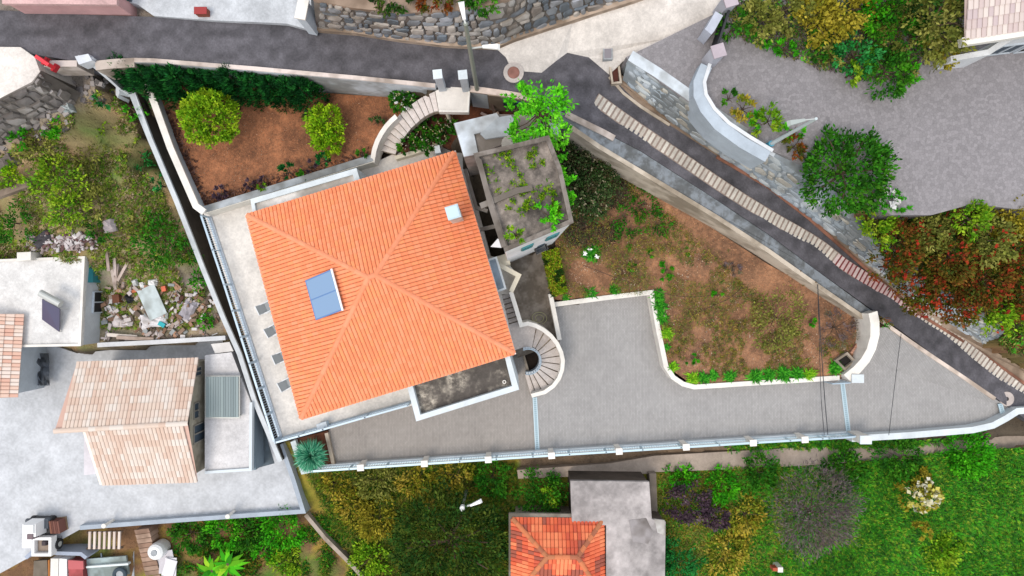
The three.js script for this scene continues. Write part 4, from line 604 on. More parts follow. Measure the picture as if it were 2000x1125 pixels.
{ // flat-roofed white house
  const h = .6, t = thing('flat_roof_house', 'white flat-roofed house at the left edge with a solar water heater', 'house', P(90, 590, -2)); const ring = W([[-150, 514], [32, 507], [168, 502], [160, 674], [46, 676], [-150, 690]], h);
  part(t, 'wall', new M().prism(yAt(ring, h - .02), -2.4), mat('#dfe5ea', { map: tPlast })); part(t, 'roof_slab', new M().prism(yAt(grow(ring, -.004), h + .03), h - .15), mat('#fffdfb', { map: tConc })); part(t, 'roof_edge', new M().wall(yAt(grow(ring, .01), h + .16), .14, h, true), mt.white); part(t, 'stair_head', new M().prism(W([[33, 493], [60, 492], [60, 508], [33, 510]], 1.2), .3), mt.white);
  const a = P(162, 575, h), b = P(164, 615, h); windowIn(t, V(P(166, 590, h).x, 0, P(166, 570, h).z), V(P(164, 628, h).x, 0, P(164, 612, h).z), -1.5, -.2, V(1, 0, 0), mt.plaster, mt.black);
  const c = W([[82, 584, 1.5], [116, 603, 1.5], [115, 648, .85], [82, 624, .85]], 1), dn = (p, k) => V(p.x, p.y - k, p.z), s = part(t, 'solar_water_heater', new M().hex(...c.map((p) => dn(p, .1)), ...c), mat('#53506a', { r: .2 }), 'dark solar water heater with a silver tank'); part(s, 'tank', new M().tube(W([[79, 572], [119, 594]], 1.75), .2, 14), mt.galv); for (const p of c) part(s, 'leg', new M().beam(dn(p, .08), V(p.x, h, p.z), .04, .04), mt.galv);
  const k = P(195, 520, -1.4), tk = thing('teal_tank', 'teal covered container behind the white flat-roofed house', 'container', P(195, 520, -1.6)); { const m = new M(), n = 8; for (let i = 0; i < n; i++) { const y = (j) => .1 + .5 * Math.sin(j / n * Math.PI), x = (j) => k.x - .5 + j / n; m.quad(V(x(i), y(i), k.z + 1), V(x(i + 1), y(i + 1), k.z + 1), V(x(i + 1), y(i + 1), k.z - 1), V(x(i), y(i), k.z - 1)).quad(V(x(i), -2, k.z + 1), V(x(i + 1), -2, k.z + 1), V(x(i + 1), y(i + 1), k.z + 1), V(x(i), y(i), k.z + 1)).quad(V(x(i), -2, k.z - 1), V(x(i + 1), -2, k.z - 1), V(x(i + 1), y(i + 1), k.z - 1), V(x(i), y(i), k.z - 1)); } m.quad(V(k.x - .5, -2, k.z - 1), V(k.x - .5, -2, k.z + 1), V(k.x - .5, .1, k.z + 1), V(k.x - .5, .1, k.z - 1)).quad(V(k.x + .5, -2, k.z - 1), V(k.x + .5, -2, k.z + 1), V(k.x + .5, .1, k.z + 1), V(k.x + .5, .1, k.z - 1)); part(tk, 'cover', m, mt.teal); part(tk, 'strap', new M().box(k.x, .4, k.z, .2, .45, 2.04), mat('#2c9199')); }
  const g = thing('pink_roof_house', 'corner of a pale pink tiled roof at the left edge below the white flat roof', 'house', P(10, 690, -2)); const pink = ['#f3d0bd', '#f0c4af', '#f6ddcd', '#ecbba6', '#f8e6da'].map((x) => A(x, .88)); const q = W([[34, 776, .9], [46, 613, .9], [-90, 613, 2.2], [-90, 780, 2.2]], 1); roof(g, [[q[0], q[1], q[2], q[3]]], [], { w: .22, l: .42, prof: profRoman, cols: pink, all: true, under: A('#cfa794') }); part(g, 'wall', new M().prism(W([[-60, 618], [36, 620], [26, 770], [-60, 772]], .6), -2.4), mt.plaster);
  const y = thing('yard_clutter_sheet', 'crumpled dark grey tarpaulin in the gap between the pink roofs', 'tarpaulin', P(75, 720, -1.9)); const m = new M(); const n = 8, f = (i, j) => P(52 + i * 5.5 + R(-1, 1), 690 + j * 9, -1.6 + R(0, .5)); const gr = Array.from({ length: n + 1 }, (_, i) => Array.from({ length: n }, (_, j) => f(i, j))); for (let i = 0; i < n; i++) for (let j = 0; j + 1 < n; j++) m.quad(gr[i][j], gr[i + 1][j], gr[i + 1][j + 1], gr[i][j + 1]); part(y, 'sheet', m, mat('#6f7680', { map: tStain }));
}
{ // house at the bottom with an old red hip roof and concrete slab roof
  const e = 1.2, r = 2.6, t = thing('red_roof_house', 'small house at the lower edge with a mottled old red hip roof', 'house', P(1090, 1090, -2)); const a = P(1000, 1012, e), b = P(1178, 1014, e), c = P(1180, 1172, e), d = P(1000, 1170, e), r1 = P(1069, 1088, r), r2 = P(1128, 1088, r);
  const old = ['#f0744a', '#e8673e', '#f58256', '#d65c3e', '#a85844', '#fa9060'].map((x) => A(x));
  roof(t, [[d, c, r2, r1], [c, b, r2, r2.clone()], [b, a, r1, r2], [a, d, r1, r1.clone()]], [[a, r1], [b, r2], [c, r2], [d, r1], [r1, r2]], { w: .22, l: .4, prof: profRoman, cols: old, all: true, cap: .13, capCol: [A('#c07850'), A('#d87f52'), A('#b0694a')], under: A('#8a4632'), color: (p) => { const k = fbm(p.x * .9, p.z * .9, 4) + R(-.1, .1); return k < -.13 ? old[4] : k < -.02 ? old[3] : k < .1 ? pick([old[0], old[1]]) : pick([old[2], old[5]]); } });
  part(t, 'wall', new M().prism(yAt(grow([a, b, c, d], .08), e - .08), -3), mt.beige); part(t, 'gutter', new M().wall([P(997, 1170, e), P(997, 1006, e), P(1118, 1007, e)], .2, e - .2), mat('#8d867c', { map: tStain }));
  const s = thing('concrete_annex', 'grey concrete flat roof stepping round the red-roofed house', 'building', P(1220, 1020, -2)); const ring = W([[1114, 939], [1268, 941], [1273, 1014], [1300, 1019], [1298, 1180], [1184, 1180], [1184, 1026], [1117, 1022]], 1.35); part(s, 'roof_slab', new M().prism(ring, 1.1), mt.oldSlab); part(s, 'wall', new M().prism(yAt(grow(ring, .02), 1.11), -3), mat('#5f5349', { map: tStain })); part(s, 'roof_patch', new M().prism(W([[1228, 1016], [1262, 1012], [1276, 1040], [1266, 1062], [1236, 1058]], 1.37), 1.3), mat('#a09a9a', { map: tStain })); part(s, 'roof_patch', new M().prism(W([[1278, 1014], [1298, 1016], [1298, 1046], [1284, 1040]], 1.38), 1.3), mat('#e2e0de', { map: tStain }));
    const w = thing('annex_wall', 'rough earth-brown wall behind the concrete flat roof', 'wall', P(1180, 925, -1)); part(w, 'masonry', new M().wall(W([[1275, 925], [1278, 1010]], -.4), .4, -3), mat('#a79b90', { map: tStain }));
}
{ // house in the upper right corner
  const t = thing('corner_house', 'corner of a pale house with a greyish tiled roof at the upper right', 'house', P(1950, 90, 7.1)); const e = 10.1, r = 11.4; const a = P(1884, 76, e), b = P(2120, 40, e), c = P(2120, -130, r), d = P(1886, -110, r); const gre = ['#d4c4be', '#cdbab6', '#dccdc6', '#c8b6b6', '#e0d3cb'].map((x) => A(x));
  roof(t, [[a, b, c, d]], [], { w: .23, l: .42, prof: profRoman, cols: gre, all: true, under: A('#b7a29c') });
  part(t, 'eave_board', new M().wall([V(a.x - .1, e + .02, a.z + .12), V(b.x, e + .02, b.z + .12)], .34, e - .3), mt.white);
  const g = [P(1826, 131, 7.1), P(1880, 127, 7.1), P(1906, 106, 7.1), P(2100, 82, 7.1)].map((p) => V(p.x, 9.8, p.z)); part(t, 'wall', new M().wall([V(g[0].x, 8.3, g[0].z), V(g[1].x, 8.9, g[1].z), g[2], g[3]], .25, 6.6), mat('#f4f7fa', { map: tPlast }));
  windowIn(t, V(P(1916, 104.6, 7.1).x, 0, P(1916, 104.6, 7.1).z + .14), V(P(1966, 98.5, 7.1).x, 0, P(1966, 98.5, 7.1).z + .14), 7.3, 8.6, V(0, 0, 1), mt.plaster, mt.steelDark, 'dark wide window'); windowIn(t, V(P(1978, 97, 7.1).x, 0, P(1978, 97, 7.1).z + .14), V(P(2060, 87, 7.1).x, 0, P(2060, 87, 7.1).z + .14), 7.12, 9.2, V(0, 0, 1), mt.plaster, mt.hole, 'garage doorway filled by a near-black panel painted as its inner shade');  // doorway is a near-black pane on solid wall, standing for the darkness inside
}
{ // sliver of a pink-walled house at the top left
  const t = thing('pink_house', 'sliver of a pink flat-roofed house along the top left edge', 'house', P(110, 0, 7)); part(t, 'roof_slab', new M().prism(W([[4, 7], [228, 9], [228, -80], [4, -80]], 8.4), 8.2), mat('#f3c9c6', { map: tConc })); part(t, 'wall', new M().prism(W([[8, 4], [224, 6], [224, -76], [8, -76]], 8.25), 6), mat('#e9b7b5', { map: tPlast })); const p = P(240, 6, 7.2), u = thing('green_gate', 'small dark green gate beside the pink house', 'gate', p); part(u, 'leaf', new M().box(p.x, 7.8, p.z, .7, 1.3, .08, .6), mat('#2f6f63')); for (const k of [-.38, .38]) part(u, 'post', new M().box(p.x + k * .8, 7.8, p.z - k * .5, .12, 1.5, .12), mt.steelDark);
  const gp = P(615, 52, 6.9), g = thing('gate_post', 'white post at the left end of the tall rubble stone wall', 'gate post', gp); part(g, 'shaft', new M().box(gp.x, 7.9, gp.z, .42, 2, .8, -.2), mt.plaster); part(g, 'cap', new M().box(gp.x, 8.94, gp.z, .5, .1, .9, -.2), mt.white);
}

// ================================================================ STREET THINGS
{
  const b = P(937, 205, 3.9), t = thing('street_pole', 'tall grey street pole by the stair landing carrying two white lamps', 'street lamp', b), top = V(b.x, 15, b.z); part(t, 'pole', new M().tube([b, V(b.x, 9, b.z), top], .12, 10, .08), mat('#8e9488', { r: .6 }));
  part(t, 'arm', new M().beam(V(b.x, 12.4, b.z), V(b.x + .6, 12.6, b.z), .06, .06), mt.galv); part(t, 'arm', new M().beam(V(b.x, 15, b.z), V(b.x - .1, 15.1, b.z - .3), .06, .06), mt.galv);
  const head = (x, y, z, ry) => { const m = new M(), c = Math.cos(ry), s = Math.sin(ry), q = (u, w, h) => V(x + u * c - w * s, y + h, z + u * s + w * c); m.hex(q(-.1, -.06, -.05), q(.6, -.12, -.06), q(.6, .12, -.06), q(-.1, .06, -.05), q(-.1, -.05, .05), q(.5, -.1, .06), q(.5, .1, .06), q(-.1, .05, .05)); return m; };
  part(t, 'lamp_head', head(b.x + .62, 12.62, b.z, 0), mt.lampWhite); part(t, 'lamp_head', head(b.x - .05, 15.1, b.z - .2, -1.75), mt.lampWhite);
  const l2 = P(1495, 287, 7.1), h2 = P(1584, 221, 12.4), t2 = thing('street_lamp', 'slim pale street lamp leaning over the cobbled yard', 'street lamp', l2); part(t2, 'pole', new M().tube([l2, V(l2.x, 12.6, l2.z)], .1, 10, .06), mat('#c7d3d6', { r: .5 })); part(t2, 'arm', new M().beam(V(l2.x, 12.55, l2.z), V(l2.x - .7, 12.7, l2.z + .1), .05, .05), mt.galv); part(t2, 'lamp_head', head(l2.x - .6, 12.7, l2.z + .1, Math.PI - .2), mat('#aeb7b4')); part(t2, 'base_sleeve', new M().tube([l2, V(l2.x, 7.9, l2.z)], .14, 10), mat('#4fa3bf'));
  const l3 = P(903, 992, 1.5), t3 = thing('street_lamp', 'white street lamp rising from the dark trees below the driveway', 'street lamp', V(l3.x, -2, l3.z)); part(t3, 'pole', new M().tube([V(l3.x, -2.2, l3.z), V(l3.x, 1.5, l3.z)], .1, 10, .07), mat('#7d8578')); part(t3, 'arm', new M().beam(V(l3.x, 1.45, l3.z), V(l3.x + .75, 1.7, l3.z - .33), .09, .06), mat('#dfe6e4')); part(t3, 'lamp_head', head(l3.x + .55, 1.72, l3.z - .24, -.4), mt.lampWhite); part(t3, 'collar', new M().tube([V(l3.x, 1.3, l3.z), V(l3.x, 1.65, l3.z)], .15, 10), mt.lampWhite);
}
{
  const disc = (name, label, px, py, h, r0, r1, m0, m1) => { const p = P(px, py, h), t = thing(name, label, 'manhole cover', p); part(t, 'ring', new M().disc(p.x, h + .03, p.z, r0, r1, .05, 28), m0); part(t, 'lid', new M().disc(p.x, h + .022, p.z, 0, r0 - .01, .04, 24), m1); };
  disc('manhole_cover', 'round rusty manhole cover in a pale ring at the road junction', 1003, 142, 6.53, .3, .5, mat('#e6dcd6', { map: tConc }), mat('#a8786c', { map: tStain }));
  disc('manhole_cover', 'small round cover in a thick pale ring at the lower right corner', 1966, 779, .36, .12, .42, mat('#dccfc8', { map: tConc }), mt.hole);
  const g = P(1186, 107, 6), t = thing('road_grate', 'small dark square grate in the pale side road', 'drain grate', g); part(t, 'frame', new M().wall([[-.2, -.28], [.2, -.28], [.2, .28], [-.2, .28]].map(([x, z]) => V(g.x + x, 6.24, g.z + z)), .06, 5.9, true), mt.grey); part(t, 'plate', new M().box(g.x, 6.2, g.z, .36, .06, .5), mat('#8f8a90'));
  const o = P(1200, 147, 5.6), t2 = thing('open_drain', 'rusty brown drain opening beside the road kerb', 'drain', o); part(t2, 'frame', new M().wall([[-.25, -.45], [.2, -.4], [.3, .4], [-.12, .45]].map(([x, z]) => V(o.x + x, 5.78, o.z + z)), .1, 5.2, true), mt.beige); part(t2, 'opening', new M().box(o.x, 5.55, o.z, .4, .1, .8), mat('#5a2f25'));
}
{ // meter pit and slot by the entrance wall
  const c = W([[1634, 704], [1655, 690], [1670, 706], [1650, 721]], 1.15), t = thing('meter_pit', 'open dark square pit with a concrete rim by the entrance wall', 'pit', P(1652, 705, .85)); part(t, 'rim', new M().wall(c, .12, .2, true), mat('#b3a798', { map: tStain })); part(t, 'pit_floor', new M().prism(yAt(grow(c, .05), .9), .3), mt.hole);
  const s = thing('brick_edging', 'short brick edging strip inside the entrance wall', 'edging', P(1680, 680, .9)); const pts = W([[1663, 690], [1672, 678], [1681, 665], [1686, 656]], 1.1); for (let i = 0; i < 9; i++) { const a = pts[0].clone().lerp(pts[3], i / 9), b = pts[0].clone().lerp(pts[3], (i + .9) / 9); part(s, 'brick', new M().wall([a, b], .12, .6), mat(pick(['#c0907a', '#b5846f', '#c99c86']))); } ground('planting_strip', new M().prism(W([[1672, 690], [1684, 662], [1692, 662], [1694, 680], [1680, 702]], .95), .3), mat('#7a4c3a', { map: tSoil }));
}
const oh0 = (x, y) => clamp(.87 + Math.max(0, (1690 - x) * .0008 + (600 - y) * .0038) * .9, .87, 2.35) + .03;
{ // cables
  const cable = (pts, r, label) => { const w = pts.map(([x, y, h]) => P(x, y, h)), c = new THREE.CatmullRomCurve3(w), t = thing('cable', label, 'cable', w[0]); part(t, 'wire', new M().tube(c.getPoints(24), r, 5), mt.cable); };
  cable([[1597, 556, 3], [1602, 650, 2.4], [1607, 725, 2], [1611, 780, 1.7], [1617, 850, 1.3]], .022, 'right one of two dark cables from the road wall to the driveway fence'); cable([[1597, 556, 2.9], [1601, 690, 2], [1604, 780, 1.4], [1610, 850, 1.25]], .016, 'left thinner one of two dark cables from the road wall to the driveway fence');
  cable([[1760, 652, 1.8], [1752, 715, 1.5], [1743, 790, 1], [1736, 850, .7]], .016, 'thin dark cable crossing the entrance to the end wall');
  for (const [pts, l] of [[[[1138, 518], [1160, 526], [1200, 541], [1236, 553]], 'thin dark irrigation hose near the lily plant'], [[[1278, 566], [1310, 576], [1350, 580], [1400, 577], [1440, 580], [1480, 572]], 'long dark irrigation hose across the middle of the lower garden'], [[[1352, 616], [1390, 598], [1425, 582], [1452, 560]], 'short slanting irrigation hose in the lower garden']]) { const w = pts.map(([x, y]) => P(x, y, oh0(x, y))), t = thing('irrigation_hose', l, 'hose', w[0]); part(t, 'pipe', new M().tube(new THREE.CatmullRomCurve3(w).getPoints(30), .02, 5), mat('#5a4438')); }
  const hose = []; for (let i = 0; i <= 40; i++) { const a = i / 40 * 11.5, r = 5 + i * .26; hose.push([1052 + r * 1.1 * Math.cos(a + 2.2), 621 + r * .85 * Math.sin(a + 2.2), .49 + i * .0012]); } hose.unshift([1036, 626, .48], [1044, 627, .48]);
  const w = hose.map(([x, y, h]) => P(x, y, h)), t = thing('garden_hose', 'thin coiled garden hose on the shaded court floor', 'hose', w[0]); part(t, 'coil', new M().tube(new THREE.CatmullRomCurve3(w).getPoints(140), .022, 5), mat('#b9b58e'));
}
// terrace deck chairs, half under the eaves
{
  const at = P(525, 600, 3.4), t = thing('deck_chair', 'grey folding deck chair on the terrace, topmost of the four along the eaves', 'deck chair', V(0, 3.4, 0), 'deck chairs along the terrace');
  const fab = mat('#a4aaae'), fr = mat('#eceff2'), f = (x, y, z) => V(x, 3.4 + y, z);
  part(t, 'seat', new M().hex(f(-.1, .34, -.3), f(.55, .3, -.3), f(.55, .3, .3), f(-.1, .34, .3), f(-.1, .38, -.3), f(.55, .34, -.3), f(.55, .34, .3), f(-.1, .38, .3)), fab); part(t, 'backrest', new M().hex(f(-.5, .85, -.3), f(-.1, .36, -.3), f(-.1, .36, .3), f(-.5, .85, .3), f(-.47, .88, -.3), f(-.07, .39, -.3), f(-.07, .39, .3), f(-.47, .88, .3)), fab); part(t, 'head_rail', new M().beam(f(-.5, .9, -.34), f(-.5, .9, .34), .06, .05), fr);
  for (const z of [-.32, .32]) { part(t, 'side_frame', new M().beam(f(-.5, .88, z), f(.3, .02, z), .04, .03).beam(f(.55, .32, z), f(-.35, .02, z), .04, .03), fr); part(t, 'armrest', new M().beam(f(-.3, .62, z), f(.4, .58, z), .06, .03), fr); }
  t.position.copy(at); t.rotation.y = .45; t.scale.setScalar(.8); const n = ['second', 'third', 'lowest'];
  [[541, 643], [556, 695], [567, 747]].forEach(([x, y], i) => copy(t, P(x, y, 3.4), .45 + R(-.1, .1), .8, 'grey folding deck chair on the terrace, ' + n[i] + ' of the four along the eaves'));
}
{ // odds and ends near the road
  const b = thing('dark_trough', 'long dark blue trough against the roadside wall behind the bright tree', 'trough', P(1008, 190, 4)); part(b, 'body', new M().prism(W([[984, 187], [1036, 192], [1035, 203], [983, 198]], 6.35), 5.6), mat('#173a58', { r: .4 })); part(b, 'rim', new M().wall(W([[984, 187], [1037, 192]], 6.43), .08, 6.3), mat('#a9c3d4'));
  const beam = (a, c, l, hx) => { const p = P(...a), q = P(...c), t = thing('timber_beam', l, 'beam', p); part(t, 'timber', new M().beam(p, q, .13, .1), mat(hx, { map: tStain })); };
  beam([958, 195, 5.4], [967, 226, 4.1], 'weathered timber leaning upright beside the tall street pole', '#a98f84'); beam([940, 221, 4.1], [978, 240, 4.6], 'pale timber lying toward the ruin roof', '#d3bdba'); beam([950, 232, 4.4], [974, 220, 4.4], 'thin pale stick lying across the fallen timber', '#e7d3c6');
  const r = P(102, 128, 7), t = thing('red_barrier', 'small bright red plastic barrier at the road edge on the left', 'barrier', r); part(t, 'panel', new M().box(r.x, 7.5, r.z, .75, .5, .16, -.6), mat('#ee3340', { r: .4 })); for (const k of [-.28, .28]) part(t, 'foot', new M().box(r.x + k * .8, 7.1, r.z + k * .55, .12, .3, .4, -.6), mat('#b92430'));
  const r2 = P(401, 29, 6.95), t2 = thing('red_hatch', 'small dark red box at the foot of the pale wall across the road', 'box', r2); part(t2, 'box_body', new M().box(r2.x, 7.2, r2.z, .55, .5, .3), mt.rust); part(t2, 'box_lid', new M().box(r2.x, 7.47, r2.z, .6, .04, .34), mat('#a03c3c'));
}
// small utility vehicle and the yard below it
{
  const c = P(96, 1036, -2), t = thing('utility_vehicle', 'small white utility vehicle with an open load bed on the white patio', 'vehicle', c), X = (x, y, z) => V(c.x + x, -2 + y, c.z + z), w = mat('#fdfdfd', { r: .4 });
  const bx = (m, x0, x1, y0, y1, z0, z1) => m.hex(X(x0, y0, z1), X(x1, y0, z1), X(x1, y0, z0), X(x0, y0, z0), X(x0 + .04, y1, z1 - .04), X(x1 - .04, y1, z1 - .04), X(x1 - .04, y1, z0 + .04), X(x0 + .04, y1, z0 + .04));
  part(t, 'chassis', bx(new M(), -.55, .6, .3, .6, -1, 1.1), mt.black); part(t, 'cab', bx(new M(), -.6, .25, .6, 1.5, -.95, -.1), w); part(t, 'cab_roof', bx(new M(), -.5, .18, 1.5, 1.62, -.92, -.38), w); part(t, 'windscreen', bx(new M(), -.3, .12, 1.1, 1.56, -.36, .02), mat('#66525a', { r: .2 })); part(t, 'hood', bx(new M(), -.95, -.3, .5, 1.05, .0, .72), w);
  const bd = part(t, 'load_bed', new M().wall([X(-.3, 1, .15), X(.72, 1, .15), X(.72, 1, 1.12), X(-.3, 1, 1.12)], .16, -1.5, true), w); part(bd, 'bed_floor', bx(new M(), -.25, .68, .45, .7, .2, 1.06), mat('#a08e7f', { map: tStain })); part(bd, 'load', bx(new M(), .15, .45, .7, .95, .3, .62), mat('#4a4044'));
  const whl = (x, z) => { const m = new M(); m.tube([X(x - .1, .33, z), X(x + .1, .33, z)], .33, 16); const tw = part(t, 'wheel', m, mt.black); part(tw, 'rim', new M().tube([X(x - .12, .33, z), X(x + .12, .33, z)], .16, 12), mt.galv); }; whl(-.68, -.7); whl(.4, -.7); whl(-.62, .62); whl(.78, .7); part(t, 'mudguard', bx(new M(), -.95, -.6, .6, .8, -.95, -.3), mat('#5a5f66')); part(t, 'mudguard', bx(new M(), .2, .5, .6, .8, -1, -.35), mat('#5a5f66'));
  const k = P(122, 1022, -2), s = thing('brown_crate', 'brown slatted crate beside the white utility vehicle', 'crate', k); for (let i = 0; i < 5; i++) part(s, 'slat', new M().box(k.x - .24 + i * .12, -1.6, k.z, .1, .7, .75, .15), mat(pick(['#7a4f44', '#694036', '#8a5a48']))); part(s, 'base', new M().box(k.x, -1.93, k.z, .66, .1, .8, .15), mt.wood);
  ground('lower_yard', new M().prism(W([[40, 1078], [170, 1082], [262, 1072], [262, 1180], [-60, 1180]], -3.4), -5), mat('#c9cdd2', { map: tConc }));
  const e = thing('shed_edge', 'blue-grey edge beam of the patio above the lower yard', 'wall', P(110, 1080, -2)); part(e, 'masonry', new M().wall(W([[50, 1090], [62, 1079], [158, 1082], [168, 1090]], -1.9), .22, -3.6), mat('#b6c0d2', { map: tPlast }));
  const bt = (name, label, cat, pts, h, b, m, pn = 'body') => { const p = P(...pts[0], b), q = thing(name, label, cat, p); part(q, pn, new M().prism(W(pts, h), b), m); return q; };
  const wb = bt('work_bench', 'weathered wooden work bench at the lower left edge', 'bench', [[66, 1096], [92, 1094], [94, 1140], [64, 1140]], -2.5, -2.65, mat('#7d7264', { map: tStain }), 'top'); part(wb, 'side_board', new M().wall(W([[95, 1094], [96, 1140]], -2.4), .1, -3.4), mat('#b5743a')); 
  const cab = bt('white_cabinet', 'pair of white cabinets at the lower left edge', 'cabinet', [[99, 1091], [114, 1091], [113, 1140], [98, 1140]], -2.3, -3.4, mt.white); part(cab, 'body', new M().prism(W([[116, 1091], [130, 1092], [130, 1140], [115, 1140]], -2.35), -3.4), mt.lampWhite);
  const rb = bt('red_container', 'red lidded container at the lower left edge', 'container', [[134, 1096], [161, 1098], [163, 1140], [134, 1140]], -2.4, -3.4, mat('#bd5a5c', { map: tStain })); part(rb, 'lid', new M().prism(W([[133, 1094], [162, 1096], [163, 1112], [133, 1112]], -2.34), -2.45), mat('#c4686a'));
  const tp = P(215, 1108, -3.4), tr = thing('small_trailer', 'grey-blue flat trailer with a spare tyre in the lower yard', 'trailer', tp); part(tr, 'deck', new M().prism(W([[168, 1092], [246, 1086], [252, 1122], [172, 1130]], -2.8), -2.95), mat('#b6c8ca', { map: tStain })); part(tr, 'side_rail', new M().wall(W([[168, 1108], [250, 1102]], -2.6), .12, -2.9), mat('#e4ecec')); part(tr, 'tow_bar', new M().beam(P(198, 1080, -2.9), P(200, 1100, -2.9), .08, .08), mt.steelDark); const ty = P(234, 1122, -2.6); { const m = new M(), n = 20; for (let i = 0; i < n; i++) for (let j = 0; j < 8; j++) { const f = (a, b) => { const A1 = a / n * 6.2832, B1 = b / 8 * 6.2832, rr = .34 + .12 * Math.cos(B1); return V(ty.x + rr * Math.cos(A1), -2.6 + .12 * Math.sin(B1), ty.z + rr * Math.sin(A1)); }; m.quad(f(i, j), f(i + 1, j), f(i + 1, j + 1), f(i, j + 1)); } const tw = part(tr, 'tyre', m, mat('#3f4d57')); part(tw, 'rim', new M().disc(ty.x, -2.58, ty.z, 0, .23, .1, 16), mt.grey); } for (const [x, y] of [[190, 1126], [190, 1096]]) { const p = P(x, y, -3); part(tr, 'wheel', new M().tube([V(p.x, -3.1, p.z - .1), V(p.x, -3.1, p.z + .1)], .3, 14), mt.black); }
  const pg = thing('slatted_pergola', 'pale timber slats over a dark gap below the patio edge', 'pergola', P(205, 1055, -3)); for (let i = 0; i < 7; i++) part(pg, 'slat', new M().beam(P(176 + i * 9.6, 1038, -2.2), P(175 + i * 9.6, 1072, -2.2), .14, .1), mat(pick(['#d8c6ba', '#cbb7aa', '#e2d3c8']))); part(pg, 'bearer', new M().beam(P(170, 1040, -2.3), P(240, 1038, -2.3), .1, .12).beam(P(170, 1071, -2.3), P(240, 1069, -2.3), .1, .12), mt.bark);
  const st = thing('stone_steps', 'weathered stone steps descending along the green slope at the lower left', 'steps', P(285, 1080, -3.4)); for (let i = 0; i < 11; i++) part(st, 'step', new M().prism(W([[262 + i * 2.2, 1036 + i * 9], [290 + i * 2.2, 1032 + i * 9], [293 + i * 2.2, 1040 + i * 9], [265 + i * 2.2, 1044 + i * 9]], -2.35 - i * .12), -4.4), mat(pick(['#b99a86', '#c9aa96', '#a98874']), { map: tStain }));
  const wt = P(312, 1072, -3), tk = thing('white_water_tank', 'rounded white water tank beside the stone steps', 'tank', wt); { const m = new M(), pr = [[.0, 1.1], [.35, 1.08], [.48, .95], [.52, .7], [.5, 0]]; for (let i = 0; i < 20; i++) for (let j = 0; j < 4; j++) { const f = (a, b) => V(wt.x + pr[b][0] * Math.cos(a / 20 * 6.2832), -3.4 + pr[b][1], wt.z + pr[b][0] * Math.sin(a / 20 * 6.2832)); m.quad(f(i, j), f(i + 1, j), f(i + 1, j + 1), f(i, j + 1)); } part(tk, 'shell', m, mt.lampWhite); part(tk, 'lid', new M().disc(wt.x, -2.26, wt.z, 0, .2, .08, 14), mt.grey); }
  const pl = thing('sheet_pile', 'pile of pale boards and sheets at the lower edge beside the tank', 'pile', P(328, 1100, -3.4)); for (let i = 0; i < 7; i++) { const x = 318 + i * 3 + R(-3, 3), y = 1094 + R(-6, 14), a = R(-.4, .4); part(pl, 'board', new M().box(P(x, y, -3).x, -3.3 + i * .09, P(x, y, -3).z, R(.6, .9), .05, R(.9, 1.3), a), mat(pick(['#e5e2e6', '#cfcbd0', '#f0eeee', '#d9e6ea', '#d98a5a']))); }
}
